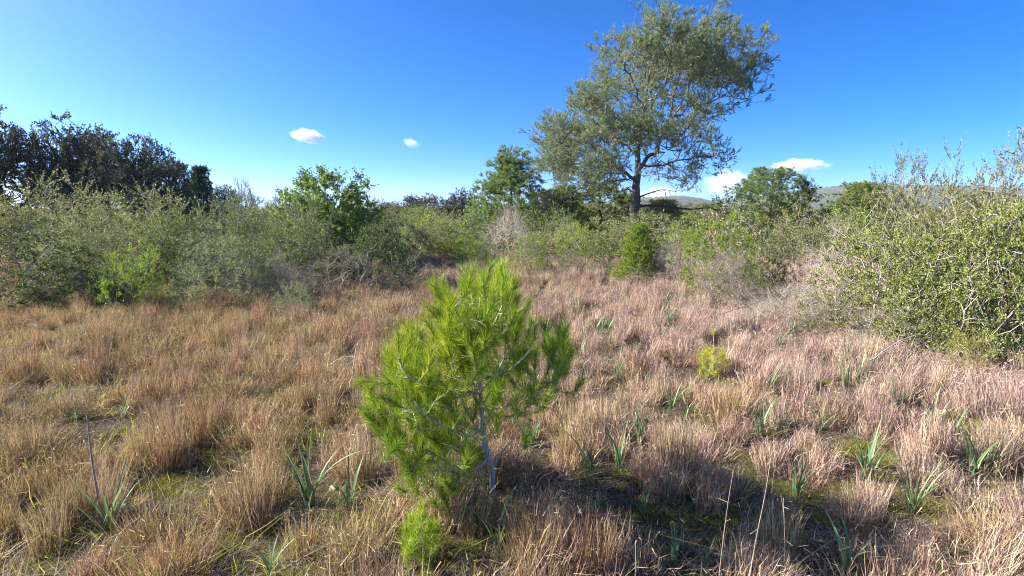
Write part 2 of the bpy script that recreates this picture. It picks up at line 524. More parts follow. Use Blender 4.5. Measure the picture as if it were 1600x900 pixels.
def oak_proto(v):
    key = ('oak', v)
    if key in PROTO:
        return PROTO[key]
    rng = np.random.default_rng(500 + v)
    nb = 40
    d = unit(rng.normal(0, 1, (nb, 3))); d[:, 2] = np.abs(d[:, 2]) * 1.2 - .4
    C = d * np.array([3.0, 3.0, 3.6]) * (.45 + .55 * rng.random(nb))[:, None] + np.array([0, 0, 2.9])
    rr = rng.uniform(.6, 1.15, nb)
    T = np.concatenate([c + unit(rng.normal(0, 1, (34, 3))) * (r * rng.random((34, 1)) ** .4) * np.array([1.15, 1.15, .72]) for c, r in zip(C, rr)])
    tr = smooth_path([(0, 0, -.2), (.05, .08, .8), (-.1, .1, 1.6), (.1, -.05, 2.4), (.05, 0, 3.4), (.2, .1, 4.4)], 12)
    P, par = grow(T, tr, np.arange(-1, 11), alpha=.3, seg=.45, jit=.15, down=.25, rng=rng)
    R, kids = radii(par, .012, 2.25)
    R = np.minimum(R, .26)
    e = np.where(np.arange(len(par)) >= 12)[0]
    V1 = tubes(P[par[e]], P[e], R[par[e]] * .9, R[e], 5, rng)
    tip = np.where(kids == 0)[0]
    D = unit(P[tip] - P[par[tip]])
    A, Dt, Ln = sprays(P[tip], D, 4, (.2, .5), .15, .7, rng)
    V2 = tubes(A, A + Dt * Ln[:, None], .006, .003, 3, rng)
    br = merge(V1, V2)
    LP, LD = twig_leaves(A, Dt, Ln, 10, .8, rng)
    V3 = leaf_faces(LP, LD, rng.uniform(.08, .14, len(LP)), rng.uniform(.05, .08, len(LP)), rng)
    tv = path_tube(tr, np.linspace(.25, .12, 12), 8, .06, rng)
    PROTO[key] = (build_mesh('oak_trunk', tv[0], tv[1], M['oak_bark'], smooth=True), build_mesh('oak_limbs', br[0], br[1], M['dark_twig'], br[2]),
                  build_mesh('oak_crown', V3[0], V3[1], M['oak'], V3[2]))
    return PROTO[key]


def pine_parts(T, trunk, trunk_r, rng, seg, r0, per, ln, nn, nl, nw, up=.35, spr=.6, down=.3, alpha=.3, trunk_max=.2, mids=2):
    """skeleton and needles of a pine: P, par, R, branch mesh arrays, needle arrays, tips"""
    nk = len(trunk)
    P, par = grow(T, trunk, np.arange(-1, nk - 1), alpha=alpha, seg=seg, jit=.15, down=down, rng=rng)
    R, kids = radii(par, r0, 2.35)
    R = np.minimum(R, trunk_max)
    src = np.where((np.arange(len(P)) >= nk) & ((kids == 0) | ((R < r0 * 2.2) & (np.arange(len(P)) % mids == 0))))[0]
    D = unit(P[src] - P[par[src]])
    A, Dt, Ln = sprays(P[src], D, per, ln, up, spr, rng)
    own = np.repeat(src, per)
    t = .25 + .75 * rng.random((len(A), nn)) ** .7
    NP = (A[:, None] + Dt[:, None] * (Ln[:, None] * t)[..., None]).reshape(-1, 3)
    ND = unit(np.repeat(Dt, nn, 0) + rng.normal(0, .55, (len(A) * nn, 3)))
    k = len(NP)
    needles = needle_faces(NP, ND, nl * rng.uniform(.7, 1.2, k), nw * rng.uniform(.8, 1.2, k), rng)
    twigs = tubes(A, A + Dt * Ln[:, None], r0 * .8, r0 * .4, 3, rng)
    return P, par, R, twigs, needles, own, kids


PINE_H, PINE_R = 6.0, 2.6


def pine_proto(shape, v):
    key = ('pine', shape, v)
    if key in PROTO:
        return PROTO[key]
    rng = np.random.default_rng(900 + v * 7 + len(shape))
    nb = 90
    h = rng.random(nb)
    a = rng.random(nb) * 6.28
    if shape == 'round':
        z = 1.7 + 3.8 * h
        rad = 2.25 * np.sqrt(np.clip(1 - ((h - .35) / .68) ** 2, 0.02, 1))
    else:
        z = (.5 if shape == 'bushy' else 1.1) + 4.6 * h
        rad = 2.2 * (1 - h) ** .7 + .12
    rad = rad * (.3 + .7 * rng.random(nb) ** .4)
    C = np.stack([np.cos(a) * rad, np.sin(a) * rad, z], 1)
    T = np.concatenate([c + rng.normal(0, .33, (11, 3)) for c in C])
    T[:, 2] = np.clip(T[:, 2], .25 if shape == 'bushy' else .7, PINE_H - .35)
    tr = smooth_path([(0, 0, -.2), (.05, 0, 1), (-.06, .05, 2), (.08, 0, 3), (0, .06, 4.2), (.02, 0, 5.5)], 14)
    P, par, R, tw, nd, own, kids = pine_parts(T, tr, None, rng, .4, .009, 5, (.14, .36), 30, .16, .021, trunk_max=.12)
    e = np.arange(14, len(par))
    br = merge(tubes(P[par[e]], P[e], R[par[e]] * .9, R[e], 4, rng), tw)
    tv = path_tube(tr, np.linspace(.15, .02, 14), 8, .05, rng)
    PROTO[key] = (build_mesh('pine_trunk', tv[0], tv[1], M['bark'], smooth=True), build_mesh('pine_branches', br[0], br[1], M['pine_twig'], br[2]),
                  build_mesh('pine_needles', nd[0], nd[1], M['pine'], nd[2]))
    return PROTO[key]


ROT = np.random.default_rng(42)


def empty(name, loc, label, cat, group=None, rz=0, scale=(1, 1, 1)):
    o = bpy.data.objects.new(name, None)
    o.empty_display_size = .1
    link(o, None, label=label, category=cat, group=group)
    o.location = [float(c) for c in loc]; o.rotation_euler = (0, 0, float(rz)); o.scale = [float(s) for s in scale]
    return o


def part(name, me, parent, kind=None, mat=None, label=None):
    o = bpy.data.objects.new(name, me)
    link(o, parent, kind=kind, label=label)
    if mat is not None:
        o.material_slots[0].link = 'OBJECT'
        o.material_slots[0].material = mat
    return o


def extent(me):
    c = np.zeros(len(me.vertices) * 3, np.float32)
    me.vertices.foreach_get('co', c)
    c = c.reshape(-1, 3)
    return float(np.quantile(c[:, 2], .995)), float(np.quantile(np.abs(c[:, :2]), .985))


def spot(cx, Y, w, top, H, Rr):
    b = pix(cx, 325, Y)
    z = float(height(b[0], Y))
    wid = w * Y / F
    hgt = pix(cx, top, Y)[2] - z
    return (b[0], Y, z), (wid / (2 * Rr), wid / (2 * Rr), hgt / H)


def bush(kind, v, cx, Y, w, top, label, name='wild_olive_bush', group=None, mat=None, twig=None):
    br, fo = bush_proto(kind, v)
    loc, sc = spot(cx, Y, w, top, *extent(fo))
    o = empty(name, loc, label, 'bush', group, ROT.random() * 6.28, sc)
    part('branches', br, o, 'stuff', twig)
    part('foliage', fo, o, 'stuff', mat)
    return o


def oak(v, cx, Y, w, top, label, group='holm oaks'):
    t, b, c = oak_proto(v)
    loc, sc = spot(cx, Y, w, top, *extent(c))
    o = empty('holm_oak', loc, label, 'tree', group, ROT.random() * 6.28, sc)
    part('trunk', t, o); part('limbs', b, o, 'stuff'); part('crown', c, o, 'stuff')
    return o


def pine(shape, v, cx, Y, w, top, label, name='pine_tree', mat=None, group='pines behind the scrub'):
    t, b, c = pine_proto(shape, v)
    loc, sc = spot(cx, Y, w, top, *extent(c))
    o = empty(name, loc, label, 'tree', group, ROT.random() * 6.28, sc)
    part('trunk', t, o); part('branches', b, o, 'stuff'); part('crown', c, o, 'stuff', mat)
    return o


# ------------------------------------------------------------------ the tall pine
def tall_pine():
    rng = np.random.default_rng(11)
    Y0 = 28.0
    base = pix(993, 325, Y0); base[2] = 0
    rel = lambda px, py, dy=0: pix(px, py, Y0) + np.array([0, dy, 0]) - base
    root = empty('aleppo_pine', base, 'tall spreading pine with dark trunk standing above the scrub', 'tree')
    trunk = smooth_path([(-.05, 0, -.3), (-.02, 0, .6), rel(991, 335), rel(993, 310), rel(994, 288), rel(997, 262), rel(998, 235, .2), rel(1003, 200, .3), rel(1008, 160, .1), rel(1013, 125, 0), rel(1022, 90, .2)], 32)
    blobs = [  # px, py, radius px, how many targets
        (1078, 58, 32, 60), (1045, 68, 36, 60), (1005, 72, 36, 70), (958, 112, 38, 80), (1112, 88, 32, 50), (1140, 122, 24, 34), (1062, 112, 52, 100), (1008, 135, 54, 100),
        (930, 155, 38, 80), (968, 190, 54, 110), (1085, 155, 48, 80), (905, 195, 36, 70), (864, 215, 26, 60), (870, 245, 30, 64), (918, 238, 50, 100), (1005, 205, 48, 80),
        (1052, 200, 40, 55), (1108, 178, 32, 36), (1130, 150, 22, 22), (950, 268, 36, 60), (895, 268, 28, 50), (1085, 242, 30, 24), (1110, 247, 20, 16), (1050, 262, 28, 20), (1075, 272, 18, 9), (1030, 240, 28, 18), (925, 280, 26, 30), (1130, 72, 26, 70), (1152, 108, 22, 50), (1128, 160, 20, 20), (1095, 48, 20, 46), (975, 72, 24, 50), (1035, 90, 40, 60), (1100, 110, 40, 60), (885, 225, 36, 50), (945, 215, 46, 60)]
    k = Y0 / F
    T = []
    for px, py, r, n in blobs:
        py += max(0, (120 - py) * .24)
        c = rel(px, py)
        dx = (px - 1005) / 175.0; dz = (py - 150) / 150.0
        half = 4.8 * math.sqrt(max(.08, 1 - min(1, dx * dx + dz * dz * .6)))
        ncl = max(2, n // 6)
        cc = c + unit(rng.normal(0, 1, (ncl, 3))) * (r * k * rng.random((ncl, 1)) ** .45) * np.array([1, .9, .9])
        cc[:, 1] = rng.uniform(-half, half, ncl)
        for q in cc:
            T.append(q + rng.normal(0, .32, (15, 3)) * np.array([1, 1, .75]))
    T = np.concatenate(T)
    # the main limbs are laid first, so the crown hangs on them
    limb_lines = [[(997, 268), (1012, 248), (1030, 222), (1046, 185), (1056, 145), (1066, 95)], [(994, 282), (975, 268), (945, 258), (905, 240), (868, 222)],
                  [(1000, 262), (1030, 258), (1070, 250), (1112, 244)], [(998, 240), (975, 220), (945, 190), (915, 170)], [(1030, 222), (1065, 206), (1100, 185), (1130, 162)],
                  [(1006, 170), (985, 140), (962, 108)], [(996, 275), (965, 282), (930, 285)]]
    P0 = list(trunk); par0 = list(range(-1, len(trunk) - 1))
    limb_id = [0] * len(trunk)
    for li, l in enumerate(limb_lines):
        dy = [0, -.6, -2.0, 2.2, 1.4, -1.5, 2.5][li]
        pts = smooth_path([rel(x, y, dy * (i / (len(l) - 1)) ** .8) for i, (x, y) in enumerate(l)], 14)
        j = int(np.argmin(np.linalg.norm(np.array(P0) - pts[0], axis=1)))
        for q in pts[1:]:
            P0.append(q + rng.normal(0, .05, 3)); par0.append(j); limb_id.append(li + 1); j = len(P0) - 1
    n0 = len(P0)
    P, par = grow(T, np.array(P0), np.array(par0), alpha=.22, seg=.4, jit=.16, down=.05, rng=rng)
    R, kids = radii(par, .008, 2.6)
    R = np.minimum(R, .2)
    lid = np.zeros(len(P), int); lid[:n0] = limb_id
    for i in range(n0, len(P)):
        lid[i] = lid[par[i]]
    tv = path_tube(trunk, np.interp(np.linspace(0, 1, 32), [0, .03, .1, .28, .5, 1], [.42, .34, .28, .25, .15, .03]), 12, .05, rng)
    part('trunk', build_mesh('pine_trunk', tv[0], tv[1], M['bark'], smooth=True), root)
    nt = len(trunk)
    for li in range(1, len(limb_lines) + 1):
        e = np.array([i for i in range(nt, n0) if lid[i] == li])
        pts = np.concatenate([P[par[e[:1]]], P[e]])
        rr = np.linspace([.12, .09, .06, .06, .07, .05, .045][li - 1], .025, len(pts))
        lv = path_tube(smooth_path(pts, len(pts) * 2), np.interp(np.linspace(0, 1, len(pts) * 2), np.linspace(0, 1, len(pts)), rr), 7, .06, rng)
        part('limb', build_mesh('pine_limb', lv[0], lv[1], M['bark'], smooth=True), root)
    e = np.arange(n0, len(P))
    src = np.where((np.arange(len(P)) >= n0) & ((kids == 0) | ((R < .014) & (np.arange(len(P)) % 2 == 0))))[0]
    D = unit(P[src] - P[par[src]])
    A, Dt, Ln = sprays(P[src], D, 6, (.16, .5), .65, .55, rng)
    tw = tubes(A, A + Dt * Ln[:, None], .0075, .004, 3, rng)
    br = merge(tubes(P[par[e]], P[e], np.minimum(R[par[e]] * .9, .07), R[e], 4, rng), tw)
    nn = 24
    t = .25 + .7 * rng.random((len(A), nn)) ** .6
    NP = (A[:, None] + Dt[:, None] * (Ln[:, None] * t)[..., None]).reshape(-1, 3)
    ND = unit(np.repeat(Dt, nn, 0) * 1.3 + rng.normal(0, .5, (len(A) * nn, 3)))
    nd = needle_faces(NP, ND, rng.uniform(.10, .17, len(NP)), rng.uniform(.012, .017, len(NP)), rng)
    part('branches', build_mesh('pine_branches', br[0], br[1], M['pine_twig'], br[2]), root, 'stuff')
    part('crown', build_mesh('pine_crown', nd[0], nd[1], M['pine'], nd[2]), root, 'stuff')
    for l, r in (([(995, 322), (1020, 321), (1050, 324), (1075, 327), (1100, 325), (1118, 331)], .075), ([(995, 309), (1008, 304), (1022, 299), (1034, 297), (1044, 299)], .045),
                 ([(996, 342), (1012, 341), (1030, 344), (1046, 347)], .04), ([(990, 300), (978, 296), (968, 298)], .04)):
        pts = smooth_path([rel(x, y, -.8 * i / len(l)) for i, (x, y) in enumerate(l)], 18)
        bv = [path_tube(pts, np.linspace(r, r * .3, 18), 6, .08, rng)]
        for q in range(7, 18, 2):
            d = unit(rng.normal(0, 1, 3) + np.array([.8, 0, .1])) * rng.uniform(.3, .8)
            bv.append(path_tube(smooth_path([pts[q], pts[q] + d * .5 + rng.normal(0, .05, 3), pts[q] + d], 5), np.linspace(.018, .006, 5), 4))
        b = merge(*bv)
        part('dead_branch', build_mesh('dead_branch', b[0], b[1], M['dark_twig'], b[2]), root)


tall_pine()

# ------------------------------------------------------------------ trees along the back
oak(0, 5, 26, 200, 168, 'tall dark holm oak cut off by the left edge of the picture')
oak(1, 120, 27, 175, 188, 'broad dark holm oak with forked trunk, second from the left edge')
oak(2, 222, 26, 130, 213, 'dark holm oak at the right end of the tall oak row')
oak(0, 168, 35, 160, 226, 'dark holm oak half hidden between two taller oaks')
oak(1, 275, 31, 95, 243, 'small dark oak sloping down beside the tall oak row')
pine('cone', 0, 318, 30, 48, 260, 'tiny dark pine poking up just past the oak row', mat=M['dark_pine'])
oak(2, 352, 36, 60, 290, 'low dark oak behind the pale olives, past the tiny pine')
oak(1, 662, 40, 82, 303, 'round dark oak beyond the grey scrub, left of a pair')
oak(0, 722, 40, 80, 296, 'round dark oak touching the bright pine, right of a pair')
oak(2, 610, 36, 70, 316, 'low dark oak peeping out right of the broad green shrub')
bush('olive', 0, 384, 24, 62, 281, 'small round grey olive tree standing against the sky', 'olive_tree')
pine('bushy', 1, 797, 34, 135, 232, 'bright cone shaped pine to the left of the tall pine', mat=M['pale_pine'])
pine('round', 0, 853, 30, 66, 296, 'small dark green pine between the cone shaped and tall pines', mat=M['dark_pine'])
pine('cone', 0, 884, 40, 70, 290, 'pale slender pine just behind the small dark pine', mat=M['pale_pine'])
pine('round', 1, 938, 34, 125, 286, 'wide pale pine close behind the tall trunk, on its left', mat=M['pale_pine'])
pine('cone', 1, 1035, 30, 86, 312, 'bright young pine behind the bare dead branches of the tall pine', mat=M['pale_pine'])
pine('round', 0, 1108, 44, 66, 318, 'low round pine under the far low ridge', mat=M['pale_pine'])
pine('round', 1, 1205, 36, 112, 262, 'round headed pine standing alone before the hill', mat=M['pale_pine'])
pine('cone', 0, 1297, 50, 46, 326, 'small dark far pine below the hill', mat=M['dark_pine'])
pine('cone', 1, 1352, 21, 120, 285, 'feathery pale pine behind the pinkish dead bush', mat=M['pale_pine'])

# ------------------------------------------------------------------ bushes
bush('olive', 1, 450, 26, 90, 300, 'far grey olive tree just left of the broad green shrub', 'olive_tree')
bush('olive', 2, 415, 30, 80, 304, 'far dull olive tree right of the small round one', 'olive_tree')
bush('olive', 0, 590, 27, 100, 312, 'far olive tree just right of the broad green shrub', 'olive_tree')
bush('olive', 2, 640, 24, 110, 322, 'pale far olive bush in front of the left round oak')
bush('lentisk', 1, 252, 9.8, 130, 335, 'leafy green bush between two olives in the left thicket', 'lentisk_bush')
bush('lentisk', 0, 445, 10.4, 130, 345, 'leafy green bush right behind the silver branches', 'lentisk_bush')
bush('bright', 1, 905, 16.5, 70, 348, 'bright green shrub below the wide pale pine', 'green_shrub')
bush('bright', 0, 1075, 14, 80, 345, 'bright green shrub behind the bare greyish twigs', 'green_shrub')
bush('olive', 1, 15, 11.5, 270, 272, 'tall grey green olive bush at the left edge under the oaks')
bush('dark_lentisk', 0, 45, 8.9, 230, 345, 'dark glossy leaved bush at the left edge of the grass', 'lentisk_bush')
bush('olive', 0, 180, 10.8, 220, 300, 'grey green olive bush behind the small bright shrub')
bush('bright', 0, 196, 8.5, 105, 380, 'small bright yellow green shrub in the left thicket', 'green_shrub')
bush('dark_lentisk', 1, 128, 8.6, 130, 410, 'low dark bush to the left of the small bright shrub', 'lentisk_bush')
bush('olive', 2, 300, 10.8, 230, 300, 'pale spiky olive bush with upright sprouts under the oak row', mat=M['pale_olive'])
bush('olive', 0, 345, 9.0, 190, 372, 'spreading grey olive bush with bare pale stems at the grass edge')
bush('dead', 0, 425, 9.3, 150, 388, 'tangle of bare silver branches in the left thicket', 'dead_bush')
bush('olive', 1, 420, 12.5, 220, 305, 'wide grey green olive bush behind the silver branches')
bush('carob', 1, 515, 15, 190, 268, 'broad bright green shrub rising above the left thicket', 'broadleaf_shrub')
bush('olive', 2, 495, 11.2, 170, 328, 'grey olive bush just below the broad green shrub')
bush('dark_lentisk', 1, 588, 10.8, 150, 338, 'darkest green bush at the end of the left thicket', 'lentisk_bush')
bush('scrub', 0, 520, 9.4, 130, 385, 'olive brown low bush in front of the darkest bush', 'dry_shrub')
bush('scrub', 1, 640, 10.3, 130, 392, 'low brown shrub tapering off at the thicket end', 'dry_shrub')
bush('olive', 1, 655, 16, 150, 330, 'pale grey olive bush behind the darkest bush')
bush('olive', 0, 455, 8.0, 95, 440, 'low sparse grey bush alone in the dry grass', 'wild_olive_bush')
bush('dead', 1, 795, 16.5, 125, 324, 'pale leafless twiggy bush below the cone shaped pine', 'dead_bush')
bush('bright', 1, 830, 12.6, 72, 366, 'small bright green shrub just above the sapling top', 'green_shrub')
bush('bright', 0, 738, 14.5, 64, 362, 'small yellow green shrub over the sapling, left of its top', 'green_shrub')
bush('olive', 2, 715, 21, 130, 340, 'grey olive bush far back before the pair of round oaks')
bush('lentisk', 0, 925, 14, 115, 362, 'spreading green bush below the tall pine, on the left', 'lentisk_bush')
bush('scrub', 0, 882, 12.6, 80, 392, 'low dull brown shrub beside the small bright shrub', 'dry_shrub')
bush('olive', 0, 880, 20, 110, 340, 'dull green olive bush before the small dark pine')
pine('bushy', 0, 1000, 11.5, 74, 350, 'bright green bushy young pine below the tall trunk', 'young_pine', M['sapling'], None)
bush('dead', 0, 1052, 11.3, 95, 366, 'bare greyish twiggy bush right of the bushy young pine', 'dead_bush')
bush('bright', 1, 1135, 9.8, 130, 338, 'upright yellow green shrub with thin bare stems', 'green_shrub')
bush('dead', 1, 1150, 9.0, 120, 392, 'pinkish bare twigs at the foot of the upright shrub', 'dead_bush')
bush('lentisk', 1, 1212, 10.2, 90, 362, 'rounded green bush right of the upright yellow green shrub', 'lentisk_bush')
bush('dead', 0, 1315, 8.3, 145, 342, 'large pinkish grey dead bush before the feathery pine', 'dead_bush')
bush('olive', 1, 1265, 15, 160, 336, 'grey olive bush under the round headed pine')
bush('olive', 2, 1060, 21, 200, 334, 'long pale olive bush right behind the tall trunk foot')
bush('dead', 1, 1235, 7.4, 140, 440, 'low dry twiggy shrub where grass meets the right thicket', 'dead_bush')
bush('scrub', 1, 1320, 6.9, 130, 430, 'dry grey green shrub at the foot of the pinkish dead bush', 'dry_shrub')
bush('lentisk', 0, 1395, 7.0, 210, 358, 'green leafy bush at the left end of the right thicket', 'lentisk_bush')
bush('olive', 0, 1425, 8.0, 200, 240, 'tall wispy olive bush reaching the sky left of the tallest', mat=M['pale_olive'])
bush('olive', 2, 1560, 7.2, 260, 212, 'tallest pale olive bush at the right edge against sky', mat=M['pale_olive'])
bush('olive', 1, 1490, 7.0, 220, 290, 'spiny pale olive bush in the middle of the right thicket', mat=M['pale_olive'])
bush('lentisk', 1, 1490, 5.9, 260, 350, 'dense green bush low in the right thicket', 'lentisk_bush')
bush('lentisk', 0, 1610, 5.5, 200, 325, 'dark leafy bush at the right edge above the fleshy leaves', 'lentisk_bush')
bush('bright', 0, 1540, 5.0, 60, 505, 'small yellow leaved shrub at the foot of the right thicket', 'green_shrub', None, M['yellow'])
bush('scrub', 0, 1420, 6.0, 140, 470, 'low grey green dry shrub fringing the right thicket', 'dry_shrub')

# ------------------------------------------------------------------ the pine sapling
def needles_on(A, B, per_m, nl, nw, fwd, rng):
    """needles along segments A-B, pointing forward"""
    ln = np.linalg.norm(B - A, axis=1)
    k = np.maximum(1, (ln * per_m).astype(int))
    i = np.repeat(np.arange(len(A)), k)
    t = rng.random(len(i))[:, None]
    D = unit(B - A)[i]
    side = rng.normal(0, 1, (len(i), 3)); side = unit(side - D * np.sum(side * D, 1, keepdims=True))
    d = unit(D * fwd + side + np.array([0, 0, .15]))
    return needle_faces(A[i] * (1 - t) + B[i] * t, d, nl * rng.uniform(.7, 1.15, len(i)), nw, rng)


def sapling():
    rng = np.random.default_rng(21)
    base = gnd(771, 800)
    Y0 = base[1]
    rel = lambda px, py, dy=0: pix(px, py, Y0 + dy) - base
    root = empty('pine_sapling', base, 'bright green pine sapling with pale stem in the middle of the grass', 'sapling')
    trunk = smooth_path([(0, 0, -.06), rel(769, 760), rel(768, 730), rel(757, 690), rel(754, 660), rel(752, 636), rel(749, 600), rel(744, 565), rel(746, 525), rel(749, 488), rel(750, 465)], 26)
    tv = path_tube(trunk, np.interp(np.linspace(0, 1, 26), [0, .3, .6, 1], [.0165, .0145, .010, .004]), 9, .05, rng)
    part('trunk', build_mesh('sapling_trunk', tv[0], tv[1], M['sapling_bark'], smooth=True), root)
    mains = [[(757, 690), (742, 665), (727, 636), (715, 600), (705, 560, -.1), (700, 510, -.15)], [(752, 638), (775, 640), (799, 630), (827, 614), (862, 598), (885, 565)],
             [(757, 692), (745, 704), (727, 706), (705, 700), (679, 690), (650, 670), (625, 645)], [(753, 645), (742, 620), (738, 600), (735, 570, .1), (728, 530, .2)],
             [(752, 640), (762, 618), (770, 600), (785, 560, .1), (795, 510, .12)], [(750, 620), (720, 610, -.15), (680, 600, -.25), (640, 590, -.3), (622, 560, -.3)],
             [(750, 610), (770, 590, -.2), (800, 575, -.3), (830, 545, -.3)], [(748, 600), (720, 590, .2), (685, 570, .3), (650, 545, .35)], [(746, 580), (780, 570, .25), (820, 560, .35), (865, 540, .35)],
             [(764, 720), (740, 735, -.1), (715, 738, -.15), (695, 735, -.18)], [(745, 540), (725, 515, -.15), (710, 480, -.2)], [(745, 530), (770, 510, -.15), (785, 470, -.2)], [(747, 520), (730, 495, .15), (720, 460, .18)],
             [(756, 685), (725, 680, -.2), (690, 665, -.3), (655, 640, -.32)], [(753, 655), (790, 650, .2), (820, 645, .25), (835, 625, .25)]]
    blobs = [(715, 475, 26, 12), (785, 468, 24, 10), (750, 462, 40, 24), (660, 712, 26, 14), (700, 736, 18, 8), (640, 655, 34, 16), (612, 630, 20, 10), (735, 720, 26, 10), (728, 490, 40, 26), (775, 492, 40, 24), (700, 530, 48, 30), (650, 560, 38, 26), (632, 600, 34, 26), (745, 545, 60, 40), (625, 645, 32, 24), (665, 630, 48, 36), (800, 530, 30, 14),
             (690, 690, 36, 22), (645, 675, 28, 18), (705, 732, 26, 14), (675, 722, 24, 12), (725, 690, 30, 10), (830, 560, 26, 10), (868, 548, 24, 12), (885, 575, 16, 8), (850, 590, 18, 6), (785, 590, 40, 18), (825, 645, 16, 7), (730, 640, 40, 14), (690, 585, 45, 28)]
    P0 = list(trunk); par0 = list(range(-1, len(trunk) - 1)); lid = [0] * len(trunk)
    for li, l in enumerate(mains):
        pts = smooth_path([rel(q[0], q[1], q[2] if len(q) > 2 else 0) for q in l], 9)
        j = int(np.argmin(np.linalg.norm(np.array(P0[:len(trunk)]) - pts[0], axis=1)))
        for q in pts[1:]:
            P0.append(q + rng.normal(0, .004, 3)); par0.append(j); lid.append(li + 1); j = len(P0) - 1
    T = []
    k = Y0 / F
    for px, py, r, n in blobs:
        py += 20 if py < 600 else 8
        c = rel(px, py)
        n = int(n * 1.25)
        q = c + unit(rng.normal(0, 1, (n, 3))) * (r * k * rng.random((n, 1)) ** .4)
        half = .42 * math.sqrt(max(.12, 1 - ((px - 745) / 165) ** 2 - ((py - 620) / 210) ** 2))
        q[:, 1] = rng.uniform(-half, half, n)
        T.append(q)
    T = np.concatenate(T)
    n0 = len(P0)
    P, par = grow(T, np.array(P0), np.array(par0), alpha=.2, seg=.05, jit=.12, down=.8, rng=rng)
    R, kids = radii(par, .0016, 2.5)
    R = np.minimum(R, .009)
    L_ = np.zeros(len(P), int); L_[:n0] = lid
    side = len(mains)
    for i in range(n0, len(P)):
        if L_[par[i]]:
            L_[i] = L_[par[i]]
        else:
            side += 1; L_[i] = side
    # end shoots that turn upwards
    tip = np.where(kids == 0)[0]
    for li in range(1, side + 1):
        e = np.array([i for i in range(len(trunk), len(P)) if L_[i] == li])
        if len(e) == 0:
            continue
        tp = np.array([i for i in tip if L_[i] == li])
        D = unit(P[tp] - P[par[tp]] + np.array([0, 0, .02]))
        A1 = P[tp]
        B1 = A1 + unit(D * .8 + np.array([0, 0, 1.0]) + rng.normal(0, .28, D.shape)) * rng.uniform(.07, .17, (len(tp), 1))
        rb = np.where(np.isin(e, np.arange(n0)), np.maximum(R[e], .0045), R[e])
        rp = np.where(np.isin(par[e], np.arange(len(trunk), n0)), np.maximum(R[par[e]], .0045), np.minimum(R[par[e]], .008))
        wood = merge(tubes(P[par[e]], P[e], rp, rb, 6, rng), tubes(A1, B1, np.full(len(tp), .0018), np.full(len(tp), .001), 4, rng))
        thin = e[(e >= n0) | (R[e] < .0042)]
        nd = merge(needles_on(A1, B1, 1600, .085, .0019, 1.5, rng), needles_on(P[par[thin]], P[thin], 520, .078, .0019, 1.2, rng))
        b = part('branch', build_mesh('sapling_branch', wood[0], wood[1], M['sapling_bark'], wood[2]), root)
        part('needles', build_mesh('sapling_needles', nd[0], nd[1], M['sapling'], nd[2]), b, 'stuff')
    # bare twig low on the right of the stem
    tw = path_tube(smooth_path([rel(769, 735), rel(780, 712), rel(790, 700), rel(800, 686)], 8), np.linspace(.007, .003, 8), 6)
    part('bare_twig', build_mesh('bare_twig', tw[0], tw[1], M['sapling_bark']), root)


def seedling(px, py, wpx, top, label, seed, mat):
    rng = np.random.default_rng(seed)
    b = gnd(px, py)
    H = pix(px, top, b[1])[2] - b[2]; Wd = wpx * b[1] / F
    root = empty('pine_seedling', b, label, 'seedling')
    trunk = smooth_path([(0, 0, -.03), (.01, 0, H * .4), (0, .01, H * .85)], 8)
    T = dome(48, Wd * .42, H * .8, rng, .4, .25, .2)
    P, par = grow(T, trunk, np.arange(-1, 7), alpha=.2, seg=.05, jit=.1, down=.8, rng=rng)
    tv = path_tube(trunk, np.linspace(.006, .002, 8), 6)
    part('stem', build_mesh('seedling_stem', tv[0], tv[1], M['sapling_bark']), root)
    e = np.arange(8, len(par))
    R, kids = radii(par, .0013, 2.5)
    br = tubes(P[par[e]], P[e], np.minimum(R[par[e]], .003), np.minimum(R[e], .003), 4, rng)
    tip = np.where(kids == 0)[0]
    A1 = P[tip]; B1 = A1 + unit(P[tip] - P[par[tip]] + np.array([0, 0, .05])) * rng.uniform(.03, .06, (len(tip), 1))
    nd = merge(needles_on(A1, B1, 1500, .06, .0019, 1.2, rng), needles_on(P[par[e]], P[e], 700, .055, .0019, .8, rng))
    part('branches', build_mesh('seedling_branches', br[0], br[1], M['sapling_bark'], br[2]), root, 'stuff')
    part('needles', build_mesh('seedling_needles', nd[0], nd[1], mat, nd[2]), root, 'stuff')


sapling()
seedling(660, 888, 80, 788, 'tuft of bright pine needles on the ground below the sapling', 31, M['sapling'])
seedling(1112, 585, 56, 515, 'little yellow green pine seedling alone in the pinkish grass', 32, M['yellow'])

# ------------------------------------------------------------------ asphodel clumps
def asphodel_leaf(seed):
    rng = np.random.default_rng(seed)
    n = 9
    t = np.linspace(0, 1, n)
    bend = rng.uniform(.05, .5)
    c = np.stack([bend * t ** 2.2, rng.normal(0, .04) * t ** 2, t * (1 - .35 * bend * t * t)], 1)
    w = .036 * np.clip(1.05 - t ** 2.2, .03, 1)
    s = np.array([0, 1, 0]); nrm = np.array([1, 0, 0])
    keel = c + nrm * 0.0
    l = c + s * w[:, None] * .5 - nrm * w[:, None] * .3
    r = c - s * w[:, None] * .5 - nrm * w[:, None] * .3
    V = np.concatenate([l, keel, r]) 
    T = []
    for i in range(n - 1):
        for a in (0, n):
            T += [(a + i, a + n + i, a + n + i + 1), (a + i, a + n + i + 1, a + i + 1)]
    return build_mesh('asphodel_leaf', V, np.array(T), M['asphodel'], np.full(len(V), rng.random()), smooth=True)


LEAF = [asphodel_leaf(70 + i) for i in range(6)]


